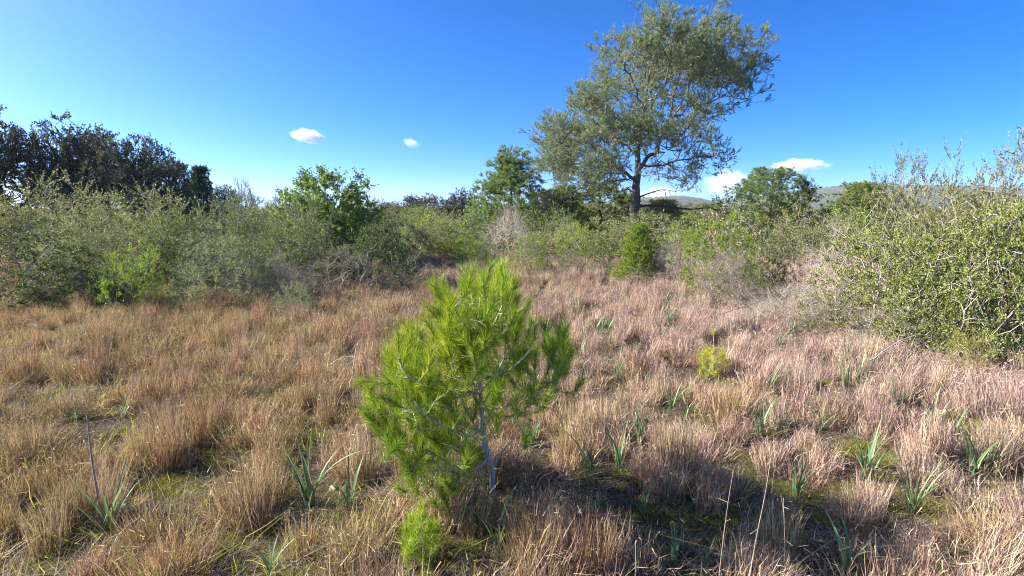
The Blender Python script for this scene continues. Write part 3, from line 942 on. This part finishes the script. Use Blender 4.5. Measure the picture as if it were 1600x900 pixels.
def asphodel(px, py, hpx, n, label, group='asphodel clumps in the grass'):
    b = gnd(px, py)
    H = 1.22 * hpx * math.hypot(b[1], CAM_Z) / F
    root = empty('asphodel_plant', b, label, 'plant', group)
    rng = np.random.default_rng(int(px * 7 + py))
    az = rng.random() * 6.28
    n += 3
    for i in range(n):
        o = part('leaf', LEAF[rng.integers(6)], root)
        az += 2.4 + rng.normal(0, .4)
        s = H * rng.uniform(.6, 1.08)
        o.scale = (s, s * rng.uniform(.8, 1.1) * .47 / max(.3, H) , s)
        o.rotation_euler = (rng.normal(0, .06), rng.uniform(.03, .36), az)
        o.location = (rng.normal(0, .012), rng.normal(0, .012), -.015)


ASPH = [
    (483, 792, 118, 9, 'tallest deep green strap leaved clump, left of the sapling'),
    (545, 800, 72, 7, 'deep green strap leaved clump between the tallest one and sapling'),
    (168, 825, 88, 7, 'strap leaved clump at the foot of the dead grey stalk'),
    (347, 682, 46, 9, 'small fresh green strap leaved clump in grey grass'),
    (425, 905, 62, 7, 'strap leaved clump cut by the bottom edge, left of centre'),
    (195, 655, 42, 4, 'thin upright green clump above the dead grey stalk'),
    (118, 668, 30, 4, 'little green clump by the left edge above the stalk'),
    (1322, 892, 88, 8, 'large wide leaved clump in the lower right, half in shadow'),
    (1425, 790, 80, 9, 'spreading pale green clump on the mossy patch'),
    (1356, 748, 74, 6, 'upright blue green clump above the mossy patch'),
    (1245, 765, 66, 6, 'strap leaved clump at the edge of the sapling shadow'),
    (1522, 742, 74, 9, 'pale strap leaved clump near the right edge'),
    (1487, 682, 46, 7, 'pale clump up left of the right edge clump'),
    (1400, 650, 50, 6, 'greyish strap leaved clump in the middle right grass'),
    (1200, 618, 52, 7, 'pale strap leaved clump right of the little seedling'),
    (1106, 588, 44, 8, 'blue grey clump at the foot of the little seedling'),
    (965, 588, 50, 6, 'blue green clump right of the sapling crown'),
    (922, 750, 74, 6, 'blue green clump beside the dark tussocks right of sapling'),
    (966, 745, 84, 6, 'tall thin blue green clump among the dark tussocks'),
    (1000, 705, 58, 6, 'fanned blue green clump above the sapling shadow'),
    (828, 705, 52, 7, 'pale clump under the right branches of the sapling'),
    (775, 870, 78, 6, 'green clump right below the sapling stem'),
    (930, 815, 48, 5, 'clump of short leaves in the shaded grass'),
    (1003, 810, 46, 4, 'thin clump in the middle of the shaded grass'),
    (1055, 870, 62, 5, 'leaning clump low in the shaded grass'),
    (1095, 890, 52, 4, 'short green clump near the bottom edge in shadow'),
    (1345, 605, 50, 6, 'pale upright clump before the right thicket'),
    (1318, 610, 44, 5, 'small pale clump left of the upright pale one'),
    (1555, 575, 54, 8, 'blue green clump under the yellow leaved shrub'),
    (1590, 580, 58, 7, 'thick leaved clump at the right edge under the bushes'),
    (1215, 545, 36, 5, 'far small clump above the pale strap leaved clump'),
    (1045, 515, 28, 6, 'tiny far grey green clump in open pink grass'),
    (1110, 500, 26, 6, 'tiny far clump at the foot of bare twigs'),
    (940, 515, 26, 5, 'tiny far clump nearest the sapling top'),
    (905, 560, 46, 6, 'clump touching the right edge of the sapling crown'),
    (1520, 640, 36, 6, 'small green clump below the bare earth mound'),
    (1075, 650, 30, 5, 'small grey green clump in the middle of pink grass'),
    (1285, 675, 40, 5, 'small clump between mossy gaps on the right'),
    (585, 650, 40, 5, 'short clump hugging the left side of the sapling'),
    (545, 495, 26, 5, 'tiny far clump in grass left of the sapling top'),
    (650, 480, 24, 5, 'tiny far clump below the low brown shrub'),
]
MARKS = [(1322, 892, 'the large wide leaved clump'), (1425, 790, 'the spreading clump on moss'), (1356, 748, 'the upright blue green clump'), (1522, 742, 'the clump near the right edge'),
         (1400, 650, 'the greyish middle right clump'), (1200, 618, 'the pale clump right of the seedling'), (1112, 560, 'the yellow green seedling'), (965, 588, 'the clump right of the sapling crown'),
         (966, 745, 'the tall thin clump'), (1000, 705, 'the fanned clump'), (1345, 605, 'the upright pale clump'), (1512, 610, 'the earth mound'), (1140, 640, 'the fluffy pink tussock'),
         (905, 660, 'the big warm tussock'), (1150, 450, 'the pinkish bare twigs'), (1235, 500, 'the low dry twiggy shrub'), (1045, 515, 'the tiny far clump in pink grass'), (1000, 430, 'the bushy young pine'),
         (1420, 560, 'the grey green fringe shrub'), (830, 440, 'the small bright shrub over the sapling'), (1050, 440, 'the bare greyish twiggy bush'), (1476, 825, 'the pale stone on moss')]
ra = np.random.default_rng(91)
used = set()
for i in range(34):
    y_ = ra.uniform(3.0, 9.5); x_ = ra.uniform(-.05, .82) * y_
    d_ = y_ * CP + CAM_Z * SP; v_ = y_ * SP - CAM_Z * CP
    tx, ty = 800 + F * x_ / d_, 450 - F * v_ / d_
    for mx_, my_, ph_ in sorted(MARKS, key=lambda m: math.hypot(m[0] - tx, 1.5 * (m[1] - ty))):
        dx_, dy_ = tx - mx_, ty - my_
        way = ('right of' if dx_ > 0 else 'left of') if abs(dx_) > abs(dy_) * 1.4 else ('just in front of' if dy_ > 0 else 'just behind')
        if (way, ph_) not in used:
            used.add((way, ph_))
            break
    ASPH.append((tx, ty, ra.uniform(.2, .34) * F / d_, int(ra.integers(4, 8)), 'small grey green tuft ' + way + ' ' + ph_, 'small strap leaved tufts'))
for a in ASPH:
    asphodel(*a)

# ------------------------------------------------------------------ dead stalks, twigs, stones, mound
def stalk(pts, r, label, name='dry_stalk', mat='stalk', side=0, seed=0):
    rng = np.random.default_rng(seed)
    b = gnd(*pts[0])
    P = np.array([b] + [pix(x, y, b[1] - .02 * i) for i, (x, y) in enumerate(pts[1:], 1)]) - b
    P[0, 2] -= .03
    S = smooth_path(P, 14)
    parts = [path_tube(S, np.linspace(r, r * .45, 14), 6, .06, rng)]
    for k in range(side):
        q = S[rng.integers(7, 14)]
        d = unit(rng.normal(0, 1, 3) + np.array([0, 0, .5])) * rng.uniform(.03, .09)
        parts.append(path_tube(np.array([q, q + d * .6, q + d]), np.array([r * .5, r * .4, r * .25]), 4))
    v = merge(*parts)
    o = link(bpy.data.objects.new(name, build_mesh(name, v[0], v[1], M[mat], v[2])), None, label=label, category='stalk')
    o.location = [float(c) for c in b]


stalk([(160, 815), (152, 770), (143, 715), (136, 650)], .0065, 'grey dead flower stalk standing in the left grass', 'dead_stalk', 'twig', 4, 1)
stalk([(1120, 930), (1128, 860), (1137, 790), (1146, 735)], .0017, 'thin pale grass stalk standing in the shaded grass, left one', 'dry_stalk', 'stalk', 3, 2)
stalk([(1165, 930), (1180, 850), (1196, 770), (1206, 705)], .0018, 'thin pale leaning grass stalk, right one in shaded grass', 'dry_stalk', 'stalk', 3, 3)
stalk([(992, 940), (993, 890), (993, 845)], .0024, 'short pale stalk at the bottom edge right of centre', 'dry_stalk', 'stalk', 2, 4)
stalk([(1228, 900), (1226, 840), (1224, 778)], .0018, 'upright dry stalk inside the shadow of the sapling', 'dry_stalk', 'stalk', 2, 5)


def fallen(pts, r, label, seed, side=3, mat='pale_twig'):
    rng = np.random.default_rng(seed)
    G = np.array([gnd(x, y) + np.array([0, 0, h]) for x, y, h in pts])
    b = G[0].copy()
    S = smooth_path(G - b, 12) + rng.normal(0, .004, (12, 3))
    parts = [path_tube(S, np.linspace(r, r * .4, 12), 5, .06, rng)]
    for k in range(side):
        q = S[rng.integers(3, 11)]
        d = unit(rng.normal(0, 1, 3) + np.array([0, 0, .4])) * rng.uniform(.06, .2)
        parts.append(path_tube(smooth_path([q, q + d * .5 + rng.normal(0, .01, 3), q + d], 5), np.linspace(r * .5, r * .2, 5), 4))
    v = merge(*parts)
    o = link(bpy.data.objects.new('fallen_twig', build_mesh('fallen_twig', v[0], v[1], M[mat], v[2])), None, label=label, category='twig')
    o.location = [float(c) for c in b]


fallen([(693, 846, .03), (715, 838, .07), (742, 832, .12)], .006, 'pale fallen twig lying at the foot of the sapling', 41, 2)
fallen([(515, 600, .15), (545, 592, .2), (585, 596, .16)], .007, 'bleached dead twig lying on grass left of the sapling', 42, 6)
fallen([(548, 625, .1), (556, 600, .22), (562, 580, .3)], .006, 'bleached twig sticking up from grass left of the sapling', 43, 4)
fallen([(170, 880, .04), (195, 860, .1), (225, 850, .14)], .004, 'thin pale twig lying in the lower left corner grass', 44, 3)
fallen([(640, 705, .1), (655, 695, .14), (690, 692, .1)], .004, 'thin pale twig beside the lower left branches of the sapling', 45, 3)
fallen([(1355, 600, .2), (1420, 580, .35), (1490, 575, .3)], .006, 'long bent dry stem fallen in front of the right thicket', 46, 4)
fallen([(1120, 565, .5), (1240, 525, .62), (1300, 500, .7)], .004, 'long thin leafless stem arching over the low dry twiggy shrub', 47, 4)


def stone(px, py, wpx, label, seed):
    rng = np.random.default_rng(seed)
    b = gnd(px, py)
    w = wpx * b[1] / F
    import bmesh
    bm = bmesh.new()
    bmesh.ops.create_icosphere(bm, subdivisions=3, radius=.5)
    f = lumpy(rng, 9, .25)
    co = np.array([v.co[:] for v in bm.verts]); k = f(unit(co) * 1.2)
    for v, s in zip(bm.verts, k):
        v.co *= s
    me = bpy.data.meshes.new('stone'); bm.to_mesh(me); bm.free()
    me.materials.append(M['stone'])
    o = link(bpy.data.objects.new('stone', me), None, label=label, category='stone', group='pale stones in the grass')
    o.location = (float(b[0]), float(b[1]), float(b[2]) + w * .12); o.scale = (w, w * .75, w * .5); o.rotation_euler = (.1, .1, rng.random() * 6)


stone(1476, 825, 24, 'pale stone on the mossy patch below the spreading clump', 51)
stone(1512, 872, 30, 'flat pale stone near the lower right corner', 52)
stone(521, 765, 16, 'small pale stone between the two deep green clumps', 53)
stone(1432, 860, 14, 'tiny pale stone in the moss left of the flat stone', 54)

# bare earth mound before the right thicket
mb = gnd(1512, 618)
a, r = np.meshgrid(np.linspace(0, 2 * np.pi, 33), np.linspace(0, 1, 12))
rm = np.random.default_rng(8)
mz = .11 * np.cos(r * np.pi / 2) ** 1.3 - .03 + .006 * np.sin(5 * a + 6 * r) * r
mound = link(bpy.data.objects.new('earth_mound', grid_mesh('earth_mound', r * np.cos(a) * .34, r * np.sin(a) * .26, mz, bark_mat('dry_earth', [(.30, .21, .14), (.42, .31, .21), (.50, .38, .27)], 9, .6, 1))), None, kind='structure')
mound.location = [float(c) for c in mb]

# ------------------------------------------------------------------ grass (scattered over the ground)
def blades(n, rad, h, lean, curl, w, rng, flat=0.0, seg=3, kink=.012):
    a = rng.random(n) * 6.28
    rr = rad * np.sqrt(rng.random(n))
    B = np.stack([np.cos(a) * rr, np.sin(a) * rr, np.full(n, -.015)], 1)
    out = np.stack([np.cos(a + rng.normal(0, .9, n)), np.sin(a + rng.normal(0, .9, n)), np.zeros(n)], 1)
    H = rng.uniform(h[0], h[1], n)[:, None]
    le = np.abs(rng.normal(0, lean, n))[:, None] + (rr / max(rad, 1e-3) * lean * .8)[:, None]
    cu = (rng.random(n) * curl)[:, None]
    t = np.linspace(0, 1, seg + 1)[None, :, None]
    C = B[:, None] + (out * le * H)[:, None] * t + (out * cu * H)[:, None] * t ** 2.2 + np.array([0, 0, 1.0]) * (H * (1 - flat))[:, None] * (t - (cu * .45)[:, None] * t ** 2.5)
    C += rng.normal(0, kink, C.shape) * t ** .7
    s = rng.normal(0, 1, (n, 3)); s[:, 2] = 0; s = unit(s)
    ww = w * rng.uniform(.7, 1.3, (n, 1, 1)) * (1 - .85 * t ** 1.6)
    Lf, Rt = C - s[:, None] * ww * .5, C + s[:, None] * ww * .5
    V = np.concatenate([Lf, Rt], 1)                       # n, 2*(seg+1), 3
    m = seg + 1
    T = []
    for i in range(seg):
        T += [(i, m + i, m + i + 1)] + ([(i, m + i + 1, i + 1)] if i < seg - 1 else [])
    T = (np.arange(n)[:, None, None] * (2 * m) + np.array(T)[None]).reshape(-1, 3)
    return V.reshape(-1, 3), T, np.repeat(rng.random(n), 2 * m)


def templates(cname, name, makers, mat, label):
    c = bpy.data.collections.new(cname)
    for i, mk in enumerate(makers):
        v = mk(np.random.default_rng(300 + i))
        o = bpy.data.objects.new(name, build_mesh(name, v[0], v[1], mat, v[2]))
        o['kind'] = 'stuff'; o['label'] = label
        c.objects.link(o)
    return c


def scatter(name, label, pts, rot, scl, idx, tone, coll):
    me = bpy.data.meshes.new(name)
    n = len(pts)
    me.vertices.add(n)
    me.vertices.foreach_set('co', np.ascontiguousarray(pts, np.float32).ravel())
    for an, ty, arr in (('rot', 'FLOAT_VECTOR', rot), ('scl', 'FLOAT_VECTOR', scl)):
        at = me.attributes.new(an, ty, 'POINT'); at.data.foreach_set('vector', np.ascontiguousarray(arr, np.float32).ravel())
    at = me.attributes.new('idx', 'INT', 'POINT'); at.data.foreach_set('value', np.ascontiguousarray(idx, np.int32))
    at = me.attributes.new('tone', 'FLOAT', 'POINT'); at.data.foreach_set('value', np.ascontiguousarray(tone, np.float32))
    o = link(bpy.data.objects.new(name, me), None, kind='stuff', label=label)
    ng = bpy.data.node_groups.new(name + '_scatter', 'GeometryNodeTree')
    ng.interface.new_socket('Geometry', in_out='INPUT', socket_type='NodeSocketGeometry')
    ng.interface.new_socket('Geometry', in_out='OUTPUT', socket_type='NodeSocketGeometry')
    N, L = ng.nodes, ng.links
    gi, go = N.new('NodeGroupInput'), N.new('NodeGroupOutput')
    ci = N.new('GeometryNodeCollectionInfo'); ci.inputs['Collection'].default_value = coll
    ci.inputs['Separate Children'].default_value = True; ci.inputs['Reset Children'].default_value = True
    ip = N.new('GeometryNodeInstanceOnPoints'); ip.inputs['Pick Instance'].default_value = True

    def na(nm, ty):
        q = N.new('GeometryNodeInputNamedAttribute'); q.data_type = ty; q.inputs['Name'].default_value = nm
        return q.outputs['Attribute']
    L.new(gi.outputs[0], ip.inputs['Points']); L.new(ci.outputs[0], ip.inputs['Instance'])
    L.new(na('idx', 'INT'), ip.inputs['Instance Index'])
    er = N.new('FunctionNodeEulerToRotation')
    L.new(na('rot', 'FLOAT_VECTOR'), er.inputs[0]); L.new(er.outputs[0], ip.inputs['Rotation'])
    L.new(na('scl', 'FLOAT_VECTOR'), ip.inputs['Scale'])
    L.new(ip.outputs[0], go.inputs[0])
    md = o.modifiers.new('scatter', 'NODES'); md.node_group = ng
    return o


def field_noise(x, y, seed, s):
    r = np.random.default_rng(seed)
    out = 0
    for k in range(6):
        a = r.random() * 6.28; f = s * r.uniform(.6, 1.8)
        out = out + np.sin((x * np.cos(a) + y * np.sin(a)) * f + r.random() * 6.28 + 1.3 * np.sin((y * np.cos(a) - x * np.sin(a)) * f * .7))
    return out / 6


def jitter_grid(sp0, grow_, y0, y1, margin, rng, wide=1.02):
    rows = []
    y = y0
    while y < y1:
        sp = sp0 + grow_ * y
        x = np.arange(-(wide * y + margin), wide * y + margin, sp)
        rows.append(np.stack([x + rng.uniform(-.48, .48, len(x)) * sp, y + rng.uniform(-.48, .48, len(x)) * sp], 1))
        y += sp
    return np.concatenate(rows)


# mossy clearings between the tussocks: centre (ground) and radii
CLEAR = [(gnd(px, py)[:2], rx, ry) for px, py, rx, ry in [
    (300, 748, .28, .2), (235, 820, .3, .17), (510, 822, .26, .2), (500, 770, .16, .12), (1270, 815, .34, .17), (1440, 800, .26, .16), (1230, 760, .2, .1), (60, 640, .25, .15), (75, 800, .3, .15),
    (590, 700, .15, .1), (960, 760, .2, .1), (1140, 730, .12, .1), (50, 560, .3, .2), (370, 850, .12, .1), (1500, 860, .2, .12), (90, 880, .4, .12), (1070, 815, .3, .12)]]


def clear_mask(p, grow_=1.0):
    d = np.full(len(p), 9.0)
    for c, rx, ry in CLEAR:
        d = np.minimum(d, ((p[:, 0] - c[0]) / (rx * grow_)) ** 2 + ((p[:, 1] - c[1]) / (ry * grow_)) ** 2)
    return d


def tussock(r, n, rd, h, l, c, w=.0034, fluff=60):
    n = int(n * .72)
    a = blades(n, rd, h, l, c, w, r, 0, 3, .014)
    b = blades(int(n * .35), rd * 1.25, (h[0] * .4, h[1] * .6), l * 2.2, c * 1.6, w, r, .1, 3, .02)
    # bent and broken bits caught in the stems
    P = np.stack([r.normal(0, rd * 1.0, fluff), r.normal(0, rd * 1.0, fluff), r.uniform(h[1] * .15, h[1] * .95, fluff)], 1)
    D = unit(r.normal(0, 1, (fluff, 3)))
    return merge(a, b, needle_faces(P, D, r.uniform(.025, .07, fluff), np.full(fluff, w * .75), r))


tuss = templates('tussock_templates', 'dry_grass_tussock',
                 [lambda r, h=h, l=l, c=c, n=n, rd=rd: tussock(r, n, rd, h, l, c) for h, l, c, n, rd in
                  [((.08, .25), .12, .10, 300, .07), ((.10, .30), .10, .12, 320, .075), ((.06, .21), .16, .2, 280, .085), ((.12, .33), .09, .12, 280, .06), ((.08, .23), .14, .2, 300, .08), ((.08, .27), .16, .15, 260, .09),
                   ((.05, .17), .22, .3, 260, .10), ((.10, .28), .07, .08, 340, .065), ((.04, .13), .4, .5, 240, .11)]], M['grass'], 'dry reddish grass tussocks covering the clearing')
rng = np.random.default_rng(5)
p = jitter_grid(.152, .009, 1.75, 19, 1.2, rng)
AB = np.array([gnd(a[0], a[1])[:2] for a in ASPH] + [gnd(x_, y_)[:2] for x_, y_ in ((662, 885), (645, 890), (680, 890), (662, 905), (645, 910), (680, 910), (771, 800), (1112, 585), (1112, 600))])
q_ = p[:, None] - AB[None] + np.array([0, .09])
near = np.min(np.linalg.norm(q_ * np.array([1, .62]), axis=2), axis=1)
keep = (clear_mask(p) > 1) & (near > .125) & ((field_noise(p[:, 0], p[:, 1], 77, 6.0) > -.25) | (rng.random(len(p)) < .2))
p = p[keep]
n = len(p)
z = height(p[:, 0], p[:, 1])
tone = np.clip(.5 + p[:, 0] * .22 / (1 + .05 * p[:, 1]) + .1 * (p[:, 1] - 4) * .3 + rng.normal(0, .22, n) + .25 * field_noise(p[:, 0], p[:, 1], 78, 1.2), 0, 1)
hs_ = np.clip(1.02 + .5 * field_noise(p[:, 0], p[:, 1], 79, 2.5) + rng.normal(0, .24, n), .45, 1.7)
ws_ = rng.uniform(.85, 1.3, n) * (1 + .015 * p[:, 1])
scatter('dry_grass', 'dry reddish grass tussocks covering the clearing', np.column_stack([p, z]), np.column_stack([rng.normal(0, .14, n), rng.normal(0, .14, n), rng.random(n) * 6.28]),
        np.column_stack([ws_, ws_, hs_]), rng.integers(0, 9, n), tone, tuss)

HERO = [build_mesh('tussock_blades', *(lambda v: (v[0], v[1], M['hero_grass'], v[2]))(tussock(np.random.default_rng(600 + i_), n_, rd_, h_, l_, c_, .0036, 120)))
        for i_, (n_, rd_, h_, l_, c_) in enumerate([(800, .12, (.12, .40), .13, .15), (700, .10, (.14, .42), .09, .1), (700, .14, (.08, .30), .2, .3)])]
for q_, (px, py, sc_, k_, lab) in enumerate([
        (385, 812, 1.0, 0, 'largest rounded straw tussock left of the tallest green clump'), (285, 895, .85, 2, 'wide low tussock at the bottom edge left of centre'),
        (112, 812, .8, 1, 'brown tussock left of the strap leaved clump by the stalk'), (225, 715, .75, 1, 'upright tussock right of the dead grey stalk'),
        (655, 760, .6, 2, 'low tussock under the lower left boughs of the sapling'), (560, 868, .9, 2, 'pinkish spreading tussock left of the needle tuft'),
        (930, 905, .85, 1, 'tall grey tussock standing at the bottom edge right of centre'), (1055, 750, .95, 1, 'tall dark upright tussock in the shadow of the sapling'),
        (905, 690, .9, 0, 'big warm tussock right of the sapling stem'), (1215, 862, .75, 1, 'narrow upright tussock deep in the shadow'),
        (1140, 660, .85, 0, 'fluffy pink tussock below the little seedling'), (1330, 800, .75, 2, 'low pink tussock left of the mossy patch'),
        (1560, 850, .95, 2, 'broad grey tussock in the lower right corner'), (835, 880, .8, 0, 'brown tussock right of the clump below the sapling'),
        (800, 838, .62, 2, 'low tussock hiding the foot of the sapling'), (742, 842, .6, 0, 'small tussock at the fallen twig below the sapling'),
        (480, 640, .8, 1, 'upright tan tussock left of the sapling needles'), (45, 720, .85, 0, 'yellowish tussock at the left edge of the grass')]):
    b_ = gnd(px, py)
    o_ = empty('grass_tussock', b_, lab, 'tussock', 'large tussocks in front', q_ * 1.3, (sc_, sc_, sc_))
    part('blades', HERO[k_], o_, 'stuff')

that = templates('thatch_templates', 'grass_litter', [lambda r, s=s: blades(90, .16, (.08, .26), s, .5, .003, r, .86, 3) for s in (.7, .9, 1.1, 1.3)], M['thatch'], 'grey fallen grass litter between the tussocks')
p = jitter_grid(.15, .02, 1.75, 13, 1.0, rng)
n = len(p)
scatter('grass_litter', 'grey fallen grass litter between the tussocks', np.column_stack([p, height(p[:, 0], p[:, 1]) + .012]), np.column_stack([rng.normal(0, .12, n), rng.normal(0, .12, n), rng.random(n) * 6.28]),
        np.tile(rng.uniform(.7, 1.25, n)[:, None], (1, 3)), rng.integers(0, 4, n), rng.random(n), that)

sh = templates('fresh_grass_templates', 'fresh_grass', [lambda r, h=h, k=k: blades(k, .05, h, .35, .6, .0042, r) for h, k in (((.06, .18), 16), ((.08, .26), 12), ((.04, .12), 22))], M['shoots'], 'fresh yellow green grass shoots among dry tussocks')
p = jitter_grid(.17, .02, 1.75, 10, 1.0, rng)
w = np.clip(.68 - .24 * p[:, 0] - .035 * p[:, 1] + .5 * field_noise(p[:, 0], p[:, 1], 81, 1.6), .04, .9)
p = p[rng.random(len(p)) < w]
n = len(p)
scatter('fresh_grass', 'fresh yellow green grass shoots among dry tussocks', np.column_stack([p, height(p[:, 0], p[:, 1])]), np.column_stack([rng.normal(0, .12, n), rng.normal(0, .12, n), rng.random(n) * 6.28]),
        np.tile(rng.uniform(.7, 1.4, n)[:, None], (1, 3)), rng.integers(0, 3, n), rng.random(n), sh)

mo = templates('moss_templates', 'moss', [lambda r: blades(260, .06, (.008, .028), .5, .3, .0045, r, 0, 1) for k in range(3)], M['moss'], 'yellow green moss cushions in gaps between the tussocks')
p = jitter_grid(.055, .004, 1.8, 5.2, .6, rng)
d = clear_mask(p, 1.15)
p = p[(d < 1) | ((field_noise(p[:, 0], p[:, 1], 77, 6.0) < -.28) & (rng.random(len(p)) < .6))]
p = p[field_noise(p[:, 0], p[:, 1], 83, 9) > -.25]
n = len(p)
scatter('moss', 'yellow green moss cushions in gaps between the tussocks', np.column_stack([p, height(p[:, 0], p[:, 1]) + .004]), np.column_stack([np.zeros(n), np.zeros(n), rng.random(n) * 6.28]),
        np.tile(rng.uniform(.7, 1.3, n)[:, None], (1, 3)), rng.integers(0, 3, n), rng.random(n), mo)

# far scrub that reads as one mass between the bushes and the trees
fc = bpy.data.collections.new('scrub_templates')
for kd, v in (('far_olive', 0), ('far_olive', 1), ('far_green', 0), ('far_dry', 0), ('far_grey', 2), ('far_bright', 1), ('far_dark', 0), ('far_grey', 0)):
    o = bpy.data.objects.new('scrub', bush_proto(kd, v)[1]); o['kind'] = 'stuff'; o['label'] = 'low grey green scrub stretching back to the trees'
    fc.objects.link(o)
p = jitter_grid(1.2, .04, 17, 110, 4, rng, 1.05)
p = p[(np.abs(p[:, 0] - 5.9) > 1.5) | (np.abs(p[:, 1] - 26) > 4)]
n = len(p)
hh = np.clip(rng.normal(.62, .27, n) + .0015 * (p[:, 1] - 20), .25, 1.2)
ww = rng.uniform(.6, 1.1, n) * (1 + .008 * p[:, 1])
scatter('scrub', 'low grey green scrub stretching back to the trees', np.column_stack([p, height(p[:, 0], p[:, 1])]), np.column_stack([np.zeros(n), np.zeros(n), rng.random(n) * 6.28]),
        np.column_stack([ww, ww, hh]), rng.integers(0, 8, n), rng.random(n), fc)

# ------------------------------------------------------------------ haze and clouds
def volume_mat(name, color, dens, noise=None):
    m, N, L = new_mat(name)
    out = N.new('ShaderNodeOutputMaterial')
    pv = N.new('ShaderNodeVolumePrincipled')
    pv.inputs['Color'].default_value = (*color, 1)
    pv.inputs['Density'].default_value = dens
    pv.inputs['Anisotropy'].default_value = 0.0
    if noise:
        tc = N.new('ShaderNodeTexCoord')
        ln = N.new('ShaderNodeVectorMath'); ln.operation = 'LENGTH'
        L.new(tc.outputs['Object'], ln.inputs[0])
        nz = N.new('ShaderNodeTexNoise'); nz.inputs['Scale'].default_value = noise; nz.inputs['Detail'].default_value = 6; nz.inputs['Roughness'].default_value = .6
        L.new(tc.outputs['Object'], nz.inputs['Vector'])
        a = N.new('ShaderNodeMath'); a.operation = 'MULTIPLY_ADD'; a.inputs[1].default_value = 1.9; a.inputs[2].default_value = -.28
        L.new(nz.outputs['Fac'], a.inputs[0])
        s = N.new('ShaderNodeMath'); s.operation = 'SUBTRACT'; L.new(a.outputs[0], s.inputs[0]); L.new(ln.outputs['Value'], s.inputs[1])
        mr = N.new('ShaderNodeMapRange'); mr.inputs['From Min'].default_value = 0; mr.inputs['From Max'].default_value = .45
        mr.inputs['To Min'].default_value = 0; mr.inputs['To Max'].default_value = dens
        L.new(s.outputs[0], mr.inputs['Value']); L.new(mr.outputs[0], pv.inputs['Density'])
    L.new(pv.outputs[0], out.inputs['Volume'])
    return m


def box(name, x0, x1, y0, y1, z0, z1, mat):
    V = np.array([(x, y, z) for z in (z0, z1) for y in (y0, y1) for x in (x0, x1)], float)
    Q = [(0, 2, 3, 1), (4, 5, 7, 6), (0, 1, 5, 4), (2, 6, 7, 3), (0, 4, 6, 2), (1, 3, 7, 5)]
    T = np.array([t for q in Q for t in ((q[0], q[1], q[2]), (q[0], q[2], q[3]))])
    return bpy.data.objects.new(name, build_mesh(name, V, T, mat))


haze = link(box('haze', -2600, 2600, -2600, 2600, -4, 84, volume_mat('pale_haze', (.86, .92, 1.0), 0.00014)), None, kind='stuff', label='thin pale haze in the air over the far hills')


def cloud(px, py, wpx, hpx, tilt, label, noise=1.6, dens=.02, seed=0):
    import bmesh
    D = 4200
    c = pix(px, py, D)
    bm = bmesh.new(); bmesh.ops.create_icosphere(bm, subdivisions=4, radius=1.0)
    f = lumpy(np.random.default_rng(seed), 9, .25)
    for v in bm.verts:
        v.co *= float(f(np.array([v.co[:]]))[0])
    me = bpy.data.meshes.new('cloud'); bm.to_mesh(me); bm.free()
    me.materials.append(volume_mat('cloud_%d' % seed, (1, 1, 1), dens, noise))
    o = link(bpy.data.objects.new('cloud', me), None, label=label, category='cloud', group='small clouds')
    o.location = [float(q) for q in c]
    o.scale = (wpx * D / F * .62, wpx * D / F * .4, hpx * D / F * .66)
    o.rotation_euler = (0, math.radians(tilt), 0)


cloud(480, 211, 60, 22, 10, 'brightest small white cloud over the left thicket', 1.6, .03, 1)
cloud(643, 223, 32, 15, 25, 'tiny faint cloud in the open sky left of the pines', 1.6, .015, 2)
cloud(1248, 258, 84, 24, 3, 'flat pinkish white cloud above the round headed pine', 1.7, .022, 3)
cloud(1140, 284, 80, 44, 6, 'soft pale cloud right of the tall pine', 1.5, .014, 4)
cloud(1030, 302, 70, 26, 0, 'soft pale cloud low behind the tall pine trunk', 1.5, .012, 5)
